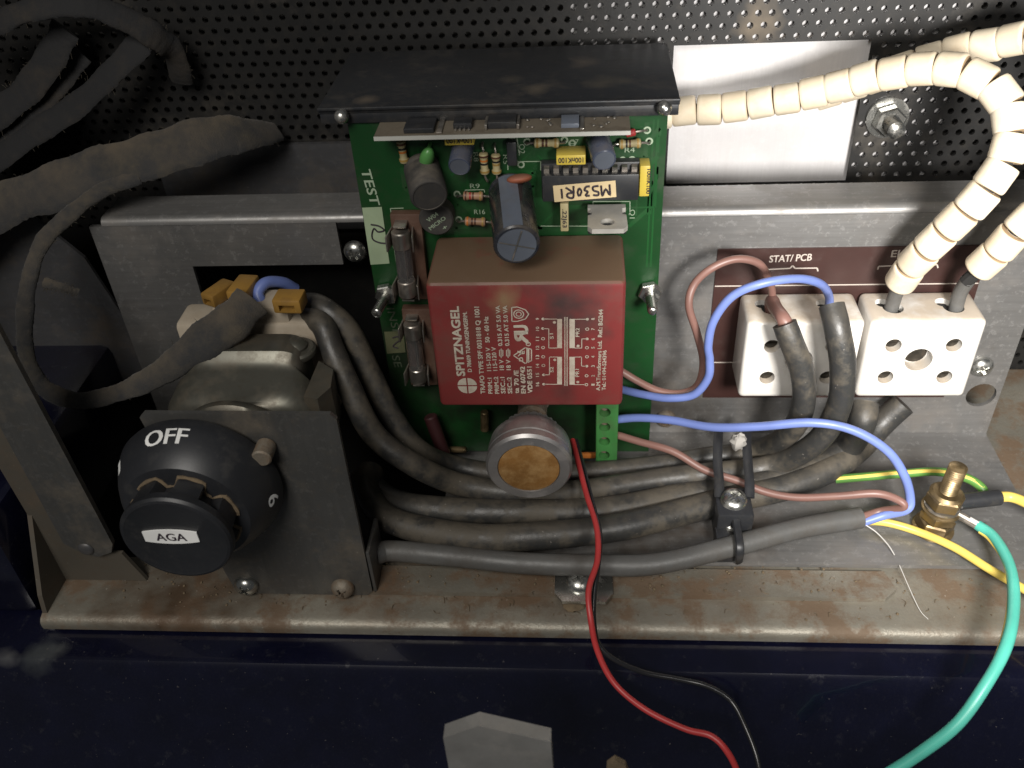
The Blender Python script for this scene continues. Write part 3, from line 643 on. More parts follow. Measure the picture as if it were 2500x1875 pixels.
# winding diagram
def rect(x0, x1, y0_, y1_):
    q = [T(x0, y0_), T(x1, y0_), T(x1, y1_), T(x0, y1_)]; g.add(q, [(0, 1, 2, 3)])
rect(1405, 1455, 505, 808); rect(1405, 1455, 898, 1186); rect(1532, 1588, 505, 808); rect(1532, 1588, 898, 1188)
for x in (1482, 1497, 1512): outline(g, [T(x, 485), T(x, 1200)], 0.16)
for pl_ in ([(1260, 505), (1405, 507)], [(1258, 605), (1318, 607), (1318, 807), (1405, 807)], [(1265, 1085), (1325, 1085), (1325, 900), (1405, 900)], [(1268, 1182), (1405, 1184)],
            [(1588, 508), (1715, 508)], [(1588, 807), (1660, 807), (1660, 712), (1715, 712)], [(1588, 900), (1658, 900), (1658, 995), (1710, 995)], [(1588, 1187), (1705, 1187)]):
    outline(g, [T(*q) for q in pl_], 0.22)
for x, y in ((1258, 505), (1255, 605), (1264, 1085), (1266, 1182), (1718, 508), (1716, 712), (1712, 995), (1376, 540), (1380, 930), (1622, 785), (1618, 1160)): disc(T(x, y), 0.42, 12)
for x, y in ((1258, 710), (1258, 802), (1260, 898), (1262, 988), (1717, 610), (1714, 804), (1714, 898), (1710, 1095), (1708, 1187)): ring(g, T(x, y), 0.3, 0.52, n=12)
for n_, y in zip('9 10 11 12 13 14 15 16'.split(), (505, 607, 712, 802, 900, 990, 1085, 1182)): vline(n_, (1218, y+(9 if len(n_) < 2 else 20)), (1218, y-(9 if len(n_) < 2 else 20)), 34, 0.06)
for n_, y in zip('87654321', (505, 610, 714, 803, 897, 995, 1095, 1187)): vline(n_, (1795, y+9), (1795, y-9), 34, 0.06)
vline('S1', (1368, 712), (1364, 655), 36, 0.06); vline('S2', (1368, 1058), (1366, 1003), 36, 0.06); vline('PR2', (1636, 690), (1636, 600), 38, 0.06); vline('PR1', (1634, 1105), (1632, 1025), 38, 0.06)
vline('A.M.Transformers Ltd.  Ref.: BG244', (1850, 1248), (1882, 408), 40, 0.10); vline('Tel.: 01494-524396', (1908, 1245), (1918, 832), 38, 0.08)
obj('case_lettering', g, m_print, tr, sm=False)
# ---- axial resistors
def resistor(a, b, body0, body1, bands, m, Yh=-2.0, r=1.15):
    """leads end at pixels a, b on the board; body between body0 and body1"""
    A, B = P(*a, Y=0), P(*b, Y=0); p0, p1 = P(*body0, Y=Yh), P(*body1, Y=Yh); d = p1-p0; h = d.length
    o = obj('resistor', lathe([(0.3, 0), (r*0.95, 0.25), (r*1.08, h*0.10), (r*1.05, h*0.2), (r*0.85, h*0.28), (r*0.85, h*0.72), (r*1.05, h*0.8), (r*1.08, h*0.9), (r*0.95, h-0.25), (0.3, h)], p0, d, 18), m, pcb)
    for i, cn in enumerate(bands):
        f = (0.15, 0.36, 0.5, 0.64, 0.85)[i if len(bands) > 4 else (0, 1, 2, 4)[i]]; rb = r*(1.12 if f in (0.15, 0.85) else 0.90)
        obj('colour_band', lathe([(rb-0.1, 0), (rb, 0.03), (rb, h*0.085), (rb-0.1, h*0.085+0.03)], p0+d*(f-0.05), d, 18), m_band[cn], o)
    for q, e, s_ in ((A, p0, -1), (B, p1, 1)):
        obj('lead', tube([q, q+YF*1.2+(e-q)*0.1, e+d.normalized()*s_*0.8, e-d.normalized()*s_*0.2], 0.3, 6, 4), m_tin, o)
    return o
resistor((975, 325), (993, 412), (978, 342), (988, 398), ('brown', 'black', 'orange', 'gold'), m_beige)
resistor((1178, 348), (1192, 440), (1180, 372), (1184, 425), ('brown', 'orange', 'black', 'gold'), m_beige)
resistor((1208, 350), (1218, 440), (1210, 375), (1213, 425), ('brown', 'black', 'gold', 'gold'), m_beige)
resistor((1116, 476), (1222, 478), (1130, 478), (1181, 479), ('brown', 'red', 'brown', 'gold'), m_tan)
resistor((1118, 536), (1224, 540), (1134, 540), (1187, 542), ('orange', 'brown', 'brown', 'gold'), m_tan)
resistor((1285, 346), (1380, 343), (1303, 349), (1366, 349), ('gold', 'brown', 'brown', 'gold'), m_beige)
resistor((1492, 355), (1586, 345), (1510, 352), (1566, 349), ('gold', 'black', 'brown', 'gold'), m_beige)
# small glass diode by the daughter board
a, b = P(1527, 327, Y=-1.6), P(1552, 322, Y=-1.6); dd = obj('diode', cyl(a, b, 0.95, 14, 0.3), m_band['red'], pcb); obj('lead', tube([b, P(1565, 320, Y=-1.4), P(1580, 318, Y=0)], 0.3, 6, 4), m_tin, dd)
# ---- radial capacitors (cans standing out of the board)
def can(name, base, front, r, m, mtop, Yf, seg=32):
    A, B = P(*base, Y=-0.3), P(*front, Y=Yf); d = B-A; h = d.length
    o = obj(name, lathe([(r*0.96, 0), (r, 0.3), (r, 1.2), (r*0.93, 1.9), (r, 2.6), (r, h-0.6), (r*0.93, h-0.1), (r*0.86, h), (r*0.84, h-0.25), (0.01, h-0.25)], A, d, seg), m, pcb)
    obj('end_cap', lathe([(r*0.84, 0), (r*0.84, 0.12), (0.01, 0.12)], B-d.normalized()*0.3, d, seg), mtop, o)
    return o, A, B
big, A, B = can('large_capacitor', (1246, 468), (1262, 600), 5.9, m_capblk, m_captop, -24)
d = (B-A).normalized(); x, y, ax = frame(d)
ux_ = UZ-(d*UZ.dot(d)); ux_.normalize(); sd = d.cross(ux_); vs = []; fs = []
for i in range(2):
    for k in range(7):
        a_ = -0.42+0.84*k/6+0.12; vs.append(A+d*(1.0 if i == 0 else (B-A).length-0.5)+(ux_*math.cos(a_)+sd*math.sin(a_))*6.0)
g = G().add(vs, [(k, k+1, 8+k, 7+k) for k in range(6)]); obj('polarity_stripe', g, m_capgrey, big)
g = G(); 
for q in (0.3, 0.3+math.pi/2):
    e = (sd*math.cos(q)+ux_*math.sin(q)); flat_line(g, B+d*0.02-e*4.6, B+d*0.02+e*4.6, 0.35, 0.0, nrm=d)
obj('score_line', g, m_tin, big, sm=False)
for base, fr, r_, Yf in (((1132, 352), (1121, 408), 2.9, -9), ((1458, 335), (1476, 392), 3.1, -10)):
    o, A, B = can('small_capacitor', base, fr, r_, m_capblue, m_captop, Yf, 24)
o, A, B = can('round_choke', (1030, 410), (1048, 480), 4.9, m_coil, m_coil, -12.0)
c = P(1070, 516, Y=-0.3); o = obj('bridge_rectifier', lathe([(4.6, 0), (4.7, 0.4), (4.7, 4.6), (4.3, 5.1), (0.01, 5.1)], c, YF, 32), m_coil, pcb)
g = G(); e = V((0.8, 0, 0.6)); u = V((-0.6, 0, 0.8)); cc = c+YF*5.25
text('MICRO', cc-e*3.1-u*1.4, e, u, 5.6, 1.1, g, bold=0.06); text('W04', cc-e*1.9+u*0.7, e, u, 3.6, 1.2, g, bold=0.06); text('+', cc-e*0.2-u*3.6, e, u, 1.3, 1.0, g, bold=0.1)
obj('rectifier_lettering', g, m_silk, o, sm=False)
obj('dipped_capacitor', ball(P(1042, 386, Y=-4.5), 2.6, (0.75, 0.7, 1.35), 18, ax=(0.35, -0.3, 0.9)), m_greendrop, pcb)
obj('leg', tube([P(1050, 350, Y=-0.2), P(1047, 362, Y=-2.5), P(1046, 370, Y=-4)], 0.5, 8, 5), m_greendrop, pcb)
obj('disc_capacitor', ball(P(1268, 436, Y=-4.2), 3.4, (1, 0.36, 0.85), 20, ax=(0.25, -0.8, 0.3)), m_orange, pcb)
# ---- box capacitors
def boxcap(c, sx, sy, sz, s, flip=True, vert=False):
    o = obj('box_capacitor', box(c, (sx, sy, sz), 0.3), m_yelcap, pcb); g = G(); f = V(c)+YF*(sy/2+0.06)
    if vert: text(s, f+V((0.5, 0, sz*0.40)), (0, 0, -1), UX, sz*0.8, 1.0, g, bold=0.05)
    else: text(s, f+V((sx*0.42, 0, 0.7)), (-1, 0, 0), (0, 0, -1), sx*0.84, 1.35, g, bold=0.05)
    obj('value_lettering', g, m_ink, o, sm=False)
p = P(1121, 343, Y=-5.0); boxcap(p+V((0, 2.4, 0)), 7.6, 5.0, 2.6, '100nK100')
p = P(1394, 392, Y=-6.2); boxcap(p+V((0, 3.0, 0.1)), 7.5, 6.0, 2.7, '100nK100')
p = P(1574, 443, Y=-5.2); boxcap(p+V((0, 2.5, 0)), 2.6, 5.0, 8.6, '100nK100', vert=True)
p = P(1378, 532, Y=-6.0); o = obj('film_capacitor', box(p+V((0, 2.9, 0)), (2.2, 5.8, 8.2), 0.3), m_beige, pcb)
g = G(); text('.22J63', p+YF*0.08+V((-0.5, 0, 2.6)), (0, 0, -1), UX, 5.4, 1.1, g, bold=0.05); obj('value_lettering', g, m_ink, o, sm=False)
# ---- chip in socket
p0 = P(1325, 492, Y=-6.0); p1 = P(1558, 490, Y=-6.0); zt = P(1440, 428, Y=-6.0).z; zb = (p0.z+p1.z)/2
o = obj('chip', bx(p0.x, p1.x, -6.0, -3.0, zb, zt, 0.25), m_blkpl, pcb)
obj('socket', bx(p0.x-0.3, p1.x+0.3, -2.9, -0.1, zb-0.8, zt+2.0, 0.2), m_blkpl, pcb)
for k in range(10):
    x = p0.x+1.15+k*(p1.x-p0.x-2.3)/9
    obj('pin', prism([(-4.4, zt-0.2), (-4.4, zt+1.3), (-1.2, zt+1.75), (-1.2, zt+1.2), (-3.7, zt+0.8), (-3.7, zt-0.2)], (x-0.7, 0, 0), (0, 1, 0), UZ, UX, 1.4), m_tin, o, sm=False)
lc = [P(x, y, Y=-6.12) for x, y in ((1350, 453), (1503, 440), (1506, 481), (1352, 493))]
cx_ = sum(q.x for q in lc)/4; cz_ = sum(q.z for q in lc)/4; uL = (lc[1]-lc[0]).normalized(); uV = V((-uL.z, 0, uL.x))
o2 = obj('paper_label', box((cx_, -6.2, cz_), ((lc[1]-lc[0]).length, 0.12, (lc[0]-lc[3]).length), 0.05, Matrix((uL, V((0, 1, 0)), uV)).transposed()), m_cream, o, sm=False)
# hand lettering, upside down on the board
g = G(); ft = {'M': [[(0, 0), (0.1, 1), (0.45, 0.35), (0.85, 1), (0.9, 0)]], 'S': [[(0.8, 0.95), (0.3, 0.95), (0.15, 0.7), (0.7, 0.45), (0.7, 0.1), (0.1, 0.05)]], '3': [[(0.1, 0.95), (0.6, 0.9), (0.3, 0.55), (0.7, 0.35), (0.5, 0.05), (0.05, 0.05)]],
              '0': [[(0.4, 0.8), (0.1, 0.4), (0.35, 0.05), (0.7, 0.35), (0.6, 0.75), (0.4, 0.8)]], 'R': [[(0.1, -0.1), (0.2, 1), (0.7, 0.9), (0.7, 0.6), (0.25, 0.5), (0.85, 0)]], '1': [[(0.35, 0.95), (0.25, 0)]]}
xx = 0.6
for ch, wd in zip('MS30R1', (2.7, 2.4, 2.2, 1.9, 2.9, 1.6)):
    for st in ft[ch]:
        q = [V((cx_, -6.42, cz_))+uL*(7.2-(xx+u*wd*0.9))-uV*(v*2.9-1.45+0.2*math.sin(xx)) for u, v in st]; tube([p_+V((random.uniform(-.12, .12), 0, random.uniform(-.12, .12))) for p_ in q], 0.27, 6, 4, g=g)
    xx += wd
obj('hand_lettering', g, m_ink, o, sm=False)
# flat black transistor
obj('transistor', box(P(1250, 372, Y=-1.6), (2.6, 2.6, 6.6), 0.4), m_blkpl, pcb)
# ---- tab regulator lying level, metal side up
c = P(1482, 520, Y=-8); zt = c.z
o = obj('regulator', bx(c.x-5.0, c.x+5.0, -11.5, -2.5, zt-4.4, zt-1.4, 0.3), m_blkpl, pcb)
tab = obj('metal_tab', prism([(-5, -3), (-5, -5), (-4.0, -5.4), (-4.0, -8.6), (-5, -9.0), (-5.1, -15), (-4.0, -16.6), (4.0, -16.6), (5.1, -15), (5, -9.0), (4.0, -8.6), (4.0, -5.4), (5, -5), (5, -3)], (c.x, 0, zt-1.35), UX, (0, 1, 0), UZ, 1.3), m_tab, o, sm=False)
cut(tab, cyl((c.x, -12.8, zt-3), (c.x, -12.8, zt+3), 1.85, 24))
# ---- daughter board edge-on under the heat sink
zd = P(1220, 327, Y=-10).z; x0 = P(912, 334, Y=-10).x; x1 = P(1540, 320, Y=-10).x
db = obj('daughter_board', bx(x0, x1, -9.8, -0.3, zd-1.0, zd), m_dbt, pcb, sm=False)
obj('edge', bx(x0, x1, -10.15, -9.85, zd-1.0, zd+0.02), m_pale, db, sm=False)
def on_db(name, xa, xb, ya, yb, h, m, bev=0.15): return obj(name, bx(xa, xb, ya, yb, zd+0.05, zd+h, bev), m, db)
def dbx(px_): return x0+(x1-x0)*(px_-912)/(1540-912)
on_db('surface_chip', dbx(985), dbx(1060), -8.6, -1.5, 1.3, m_blkpl); on_db('solder_strip', dbx(1066), dbx(1080), -9.2, -0.6, 0.5, m_tin)
ch = on_db('surface_chip', dbx(1106), dbx(1152), -6.6, -2.2, 1.5, m_blkpl)
for k in range(4): on_db('chip_leg', dbx(1110+k*11), dbx(1115+k*11), -7.8, -6.65, 0.5, m_tin, 0.05)
on_db('crystal', dbx(1192), dbx(1262), -7.0, -1.6, 1.8, m_blkpl); on_db('crystal_cap', dbx(1184), dbx(1191), -7.6, -1.4, 1.4, m_tin); on_db('crystal_cap', dbx(1263), dbx(1270), -7.6, -1.4, 1.4, m_tin)
on_db('surface_chip', dbx(1372), dbx(1416), -7.6, -1.6, 1.2, m_capgrey); on_db('solder_strip', dbx(1418), dbx(1428), -9.0, -1, 0.5, m_tin)
for k in range(16):
    xx = dbx(random.choice((1290, 1305, 1320, 1335, 1345, 1440, 1455, 1470, 1485, 1500))+random.uniform(-4, 4)); yy_ = random.uniform(-8.2, -1.5)
    obj('solder_joint', ball((xx, yy_, zd+0.25), random.uniform(0.35, 0.6), (1, 1, 0.6), 8), m_tin, db)
# ---- fuse holders with clips (fuses themselves are separate things)
def fuse_set(top, bot, Yf, label, dark):
    A, B = P(*top, Y=Yf), P(*bot, Y=Yf); d = (B-A).normalized(); x = V((0, -1, 0)).cross(d).normalized(); h = (B-A).length
    mid = (A+B)/2; R3 = Matrix((x, V((0, 1, 0)), -d)).transposed()
    base = obj('fuse_holder', box((mid.x+1.2, -1.6, mid.z), (8.5, 3.0, h+8), 0.4, R3), m_phen, pcb)
    for e, s_ in ((A+d*2.0, 1), (B-d*2.0, -1)):
        for q in (-1, 1):
            obj('clip', box(e+x*q*3.1+V((0, 1.0, 0)), (0.5, 8.5, 4.6), 0.15, R3 @ Matrix.Rotation(q*0.12, 3, 'Z')), m_tin, base)
        obj('clip_tongue', box(e-d*s_*4.0+V((0, 1.6, 0)), (3.6, 5.0, 0.6), 0.2, R3), m_tin, base)
    f = thing('glass_fuse', label, 'fuse', mid, 'glass fuses on the circuit board')
    tb = obj('glass_tube', cyl(A+d*3.2, B-d*3.2, 2.35, 20), m_glass, f); obj('fuse_wire', tube([A+d*2, mid+x*0.3, B-d*2], 0.25, 6, 6), m_tin, f)
    for e0, e1 in ((A-d*0.6, A+d*4.6), (B+d*0.6, B-d*4.6)): obj('end_ferrule', cyl(e0, e1, 2.6, 20, 0.3), m_tin, f)
fuse_set((978, 568), (996, 716), -6.0, 'glass fuse in the clips beside the pale scribbled patch', 0)
fuse_set((1006, 792), (1022, 925), -5.0, 'glass fuse in the shadowed clips beside the transformer flank', 1)
# ---- green terminal strip low on the board
p = P(1480, 1060, Y=-10); zt = P(1485, 985, Y=-10).z; zb = P(1472, 1128, Y=-10).z
tb = obj('terminal_strip', bx(p.x-3.2, p.x+3.6, -10, -0.2, zb, zt, 0.4), m_tbgreen, pcb)
hs_ = []
for k in range(4):
    z = zt-1.5-(zt-zb-3)*(k+0.35)/3.6; hs_.append(cyl((p.x-0.5, -12, z), (p.x-0.5, -6.5, z), 1.75, 18))
    hs_.append(bx(p.x+2.2, p.x+5, -7, -3.4, z-1.4, z+1.4))
cut(tb, *hs_)
for k in range(4):
    z = zt-1.5-(zt-zb-3)*(k+0.35)/3.6; obj('clamp_screw', lathe([(1.5, 0), (1.5, 0.8), (1.2, 1.1), (0.01, 1.1)], (p.x-0.5, -6.5, z), YF, 14), m_rusty, tb)
obj('orange_tab', bx(p.x-9, p.x+2.2, -6.0, -4.8, zb-2.2, zb-0.4, 0.2), m_band['orange'], pcb)
# small parts in the shade under the transformer
o = obj('trimmer_stem', cyl(P(1183, 1005, Y=-4), P(1183, 1050, Y=-4), 1.3, 10, 0.2), m_brass, pcb)
thread(pcb, P(1085, 1097, Y=-4), P(1138, 1098, Y=-6), 1.1, m_brass, name='brass_stud')
obj('red_sleeve', cyl(P(1050, 1015, Y=-5), P(1085, 1110, Y=-8), 2.2, 16, 0.4), mat('dark_red_pvc', (0.045, 0.012, 0.013), 0.5), pcb)
# ================================================================== ALUMINIUM POTENTIOMETER KNOB
c = P(1291, 1144, Y=-38.5); kx, kz = c.x, c.z
obj('potentiometer_bush', lathe([(5.2, 0), (5.2, 8), (4.4, 8.4), (4.4, 16), (3, 16), (3, 26)], (kx, -0.2, kz), YF, 24), m_rusty, pcb)
t = thing('setting_knob', 'round aluminium setting knob with amber centre below the transformer', 'knob', (kx, -24, kz))
def knurl(tt, r, h): return r-(0.35*(math.sin(tt*30) > 0) if h < 3.2 and r > 8 else 0)
kb = obj('knob_body', lathe([(8.6, 0), (9.0, 0.3), (9.0, 3.0), (10.6, 3.6), (11.5, 5.0), (11.9, 8), (11.95, 10.6), (11.5, 10.8), (11.5, 11.3), (12.1, 11.5), (12.1, 13.6), (11.4, 14.5), (8.8, 14.6), (8.6, 14.0), (0.01, 14.0)], (kx, -24, kz), YF, 120, rf=knurl), m_alknob, t)
gg = lathe([(8.55, 0), (8.55, 0.45), (7.5, 0.75), (0.01, 0.8)], (kx, -38.0, kz), YF, 48)
obj('amber_centre', gg, m_amber, t)
# ================================================================== TERMINAL BLOCKS
def block(x0, x1, label):
    b = thing('terminal_block', label, 'terminal block', ((x0+x1)/2, 9, -36.4), 'white ceramic terminal blocks on the bracket')
    body = obj('ceramic_body', bx(x0, x1, -6.4, 9.4, -36.4, -8.8, 1.6, seg=3), m_white, b)
    w_ = x1-x0; cs = []; sc_ = []
    for u in (0.235, 0.765):
        for z in (-17.2, -28.6):
            cs.append(cyl((x0+w_*u, -9, z), (x0+w_*u, -3.6, z), 2.25, 24)); sc_.append((x0+w_*u, -3.7, z))
        cs.append(cyl((x0+w_*u, 0.5, -5), (x0+w_*u, 0.5, -15.5), 2.9, 24)); cs.append(cyl((x0+w_*u-2.2, 3.0, -5), (x0+w_*u-2.2, 3.0, -13), 2.2, 20))
    cs.append(cyl((x0+w_*0.49, -9, -22.3), (x0+w_*0.49, -2.2, -22.3), 3.9, 28))
    cut(body, *cs)
    for u in (0.235, 0.765): obj('hole_shade_plug', cyl((x0+w_*u, 0.5, -15.4), (x0+w_*u, 0.5, -10.6), 2.75, 24), m_hole, b); obj('hole_shade_plug', cyl((x0+w_*u-2.2, 3.0, -12.9), (x0+w_*u-2.2, 3.0, -10.4), 2.1, 20), m_hole, b)  # near-black plugs added to paint the shade deep in the wire holes
    for q in sc_:
        s_ = obj('clamp_screw', lathe([(2.0, 0), (2.0, 0.5), (1.7, 0.8), (0.01, 0.8)], q, YF, 18), m_dkscrew, b); cut(s_, box(V(q)+YF*0.9, (4.5, 0.8, 0.6)))
    obj('fixing_screw', lathe([(3.3, 0), (3.3, 0.6), (2.7, 1.1), (0.01, 1.2)], (x0+w_*0.49, -2.3, -22.3), YF, 20), m_dkscrew, b)
    return b
block(68.2, 101.0, 'white ceramic terminal block with two grey cables bent over its front')
block(102.6, 134.2, 'white ceramic terminal block fed by two cream beaded cables')
# ================================================================== CREAM BEADED CABLES
def bead_cable(path, r, L, label, tail):
    c = smooth(path, 24); s = [0.0]
    for a, b in zip(c, c[1:]): s.append(s[-1]+(b-a).length)
    def at(d):
        d = max(0, min(d, s[-1]-1e-4))
        for i in range(len(s)-1):
            if s[i+1] >= d:
                u = (d-s[i])/max(1e-9, s[i+1]-s[i]); return c[i].lerp(c[i+1], u)
    t = thing('beaded_cable', label, 'cable', c[-1], 'cream beaded cables')
    bpr = [(r*0.5, 0.1), (r*0.86, 0.12), (r*0.95, 0.3), (r*0.99, 0.7), (r, 1.1), (r, L-1.3), (r*0.985, L-0.8), (r*0.93, L-0.4), (r*0.84, L-0.2), (r*0.5, L-0.1)]
    g = lathe(bpr, (0, 0, 0), UZ, 28)
    for fi, f in enumerate(g.f):
        if (fi // 28) in (0, 8): g.m[fi] = 1
    me = None; d = 0.0; k = 0
    while d+L*0.8 < s[-1]:
        a, b = at(d), at(d+L); ax = (b-a).normalized(); x, y, z = frame(ax)
        if me is None:
            o = obj('ceramic_bead', g, [m_bead, m_beadedge], t, origin=(0, 0, 0), angle=40); me = o.data
        else:
            o = bpy.data.objects.new('ceramic_bead', me); COL.objects.link(o); o.parent = t
        j = 1+random.uniform(-0.025, 0.025); tw = random.uniform(-0.06, 0.06)
        M3 = Matrix((x, y, z)).transposed() @ Matrix.Rotation(tw, 3, 'X') @ Matrix.Rotation(random.uniform(0, 6), 3, 'Z')
        o.matrix_basis = Matrix.Translation((a-c[-1])*K) @ M3.to_4x4() @ Matrix.Diagonal((j, j, 1, 1))
        d += L+random.uniform(-0.20, 0.08); k += 1
    obj('core_wire', tube(c, r*0.45, 10, raw=True), m_hole, t)
    obj('rubber_end', tube([c[-1]-(c[-1]-c[-4]).normalized()*1.0]+tail, 2.0, 14, 5), m_cablelt, t)
    return t
bead_cable(pts((1580, 282, 36), (1660, 272, 36), (1770, 264, 34), (1890, 246, 31), (2010, 220, 28), (2130, 188, 23), (2240, 168, 18), (2340, 172, 12), (2425, 208, 6), (2468, 272, 1), (2472, 345, -4), (2435, 430, -7), (2368, 505, -8), (2290, 583, -7), (2225, 650, -4), (2200, 690, -2)),
           4.25, 7.2, 'cream beaded cable swooping from behind the black heat sink into the terminal block', pts((2188, 715, -0.5), (2176, 752, 0.5)) + [P(2172, 770, Y=0.5)])
bead_cable(pts((1990, 236, 45), (2100, 202, 42), (2220, 160, 37), (2320, 128, 34), (2420, 108, 29), (2520, 92, 22), (2620, 130, 14), (2690, 240, 6), (2660, 390, -2), (2570, 480, -6), (2480, 565, -7), (2410, 640, -5), (2358, 688, -3)),
           4.25, 7.2, 'cream beaded cable leaving the bracket and looping back into the terminal block', pts((2345, 712, -0.5), (2335, 745, 0.5)) + [P(2332, 765, Y=0.5)])
# ================================================================== GREY RUBBER CABLES
def cable(name, path, r, label, m=m_cable, core=None, group='grey rubber cables'):
    t = thing(name, label, 'cable', path[0], group)
    path = [path[0], path[1]]+[q+V((random.gauss(0, 0.25), random.gauss(0, 0.35), random.gauss(0, 0.35))) for q in path[2:-2]]+path[-2:]
    obj('sheath', tube(path, r, 18, 10, wob=0.010), m, t)
    return t
Zc = -60.5
cable('rubber_cable', pts((735, 760, 4), (752, 742, -1), (795, 752, -6), (850, 808, -10), (900, 905, -13), (955, 1010, -17), (1020, 1100, -20), (1110, 1140, 'z', -58), (1250, 1160, 'z', -60), (1420, 1152, 'z', -60.5), (1600, 1132, 'z', -60.5), (1740, 1112, 'z', -60), (1850, 1098, 'z', -58), (1925, 1065, -15), (1962, 990, -17), (1958, 910, -17), (1930, 830, -16), (1915, 790, -14)), 3.35,
      'grey rubber cable bent over the terminal block with its brown core bared')
cable('rubber_cable', pts((745, 805, 0), (758, 778, -7), (785, 800, -12), (815, 860, -17), (845, 930, -22), (910, 1050, -28), (1000, 1125, -31), (1120, 1180, 'z', -52), (1260, 1200, 'z', -55), (1420, 1196, 'z', -56), (1600, 1172, 'z', -57), (1750, 1152, 'z', -57), (1880, 1132, 'z', -57), (1985, 1085, -19), (2045, 1000, -20), (2058, 900, -20), (2045, 810, -18), (2030, 745, -13)), 3.5,
      'grey rubber cable pressed against the terminal block beside the blue wire')
cable('rubber_cable', pts((905, 1150, 'z', -56), (895, 1195, 'z', -56), (930, 1255, 'z', -57), (1020, 1290, 'z', -58), (1180, 1312, 'z', -58), (1350, 1308, 'z', -58), (1520, 1285, 'z', -58), (1680, 1245, 'z', -59), (1800, 1215, 'z', -60), (1920, 1190, 'z', -60), (2030, 1140, 'z', -58), (2105, 1085, 'z', -57), (2150, 1035, 'z', -53), (2205, 985, 3)), 4.1,
      'thick grey rubber cable ending in a cut stub under the white terminal block')
cable('rubber_cable', pts((880, 1165, 'z', -60), (960, 1225, 'z', -59), (1100, 1248, 'z', -58), (1300, 1254, 'z', -58.5), (1500, 1238, 'z', -59), (1700, 1205, 'z', -60), (1850, 1180, 'z', -60), (2000, 1140, 'z', -59), (2070, 1090, 'z', -55), (2105, 1030, -12), (2112, 985, -8)), 4.1,
      'grey rubber cable rising between the bracket and its bent neighbours')
cable('sheathed_cable', pts((918, 1352, 'z', -60.5), (960, 1345, 'z', -61), (1100, 1352, 'z', -61), (1280, 1372, 'z', -60.5), (1450, 1380, 'z', -60.5), (1600, 1368, 'z', -60.5), (1780, 1332, 'z', -60.5), (1950, 1290, 'z', -60.5), (2100, 1264, 'z', -61)), 3.1,
      'pale grey sheathed cable along the tray, stripped to brown, blue and yellow cores', m_cablelt)
# ================================================================== SINGLE WIRES
def wire(name, path, r, m, label, cat='wire', group=None, seg=12):
    path = path[:2]+[q+V((random.gauss(0, 0.22), random.gauss(0, 0.22), random.gauss(0, 0.22))) for q in path[2:-2]]+path[-2:] if len(path) > 5 else path
    o = obj(name, tube(path, r, seg, 10, wob=0.012), m); return tag(o, label, cat, group)
wire('brown_wire', pts((1515, 905, -4), (1560, 932, -6), (1610, 955, -9), (1665, 962, -11), (1706, 938, -11), (1718, 885, -9), (1702, 815, -8), (1680, 745, -7), (1692, 692, -5), (1740, 652, -4), (1798, 637, -3), (1850, 650, -2), (1880, 685, -1), (1885, 715, 0), (1884, 745, 0.5)), 1.12, m_brown, 'brown wire looping from the circuit board into the terminal block')
wire('brown_core', pts((1922, 800, -14), (1910, 775, -12), (1893, 752, -5), (1885, 735, 0), (1884, 760, 0.5)), 2.0, m_brown, 'bared pinkish brown core between the bent grey cable and terminal block')
wire('blue_wire', pts((1515, 950, -4), (1570, 963, -9), (1630, 972, -13), (1690, 962, -15), (1728, 925, -15), (1734, 880, -14), (1727, 838, -14), (1742, 782, -14), (1790, 726, -14), (1860, 694, -14), (1945, 683, -12), (2000, 692, -8), (2022, 718, -2), (2026, 750, 0.5)), 1.2, m_blue, 'blue wire looping from the circuit board over the terminal block')
wire('blue_wire', pts((1500, 1024, -6), (1560, 1020, -9), (1640, 1026, -14), (1735, 1040, -20), (1850, 1040, -24), (1980, 1028, -27), (2080, 1050, -29), (2165, 1100, -31), (2208, 1165, -32), (2224, 1215, -33), (2212, 1243, -34), (2160, 1258, 'z', -59), (2098, 1278, 'z', -61.5)), 1.28, m_blue, 'blue wire arching from the green terminal strip to the stripped cable')
wire('brown_wire', pts((1500, 1060, -7), (1560, 1078, -11), (1640, 1105, -16), (1720, 1148, -20), (1800, 1172, -23), (1870, 1198, -26), (1950, 1216, -29), (2050, 1210, -31), (2140, 1203, -32), (2195, 1220, -33), (2205, 1240, -34), (2150, 1248, 'z', -59), (2098, 1264, 'z', -60)), 1.18, m_brown, 'brown wire from the green terminal strip sagging to the stripped cable')
wire('yellow_wire', pts((2095, 1272, 'z', -61.5), (2160, 1275, 'z', -62), (2240, 1295, 'z', -62.5), (2330, 1340, 'z', -62), (2420, 1390, 'z', -61), (2520, 1450, 'z', -60), (2600, 1500, 'z', -59)), 1.2, m_yel, 'yellow wire stretched past the brass earth stud')
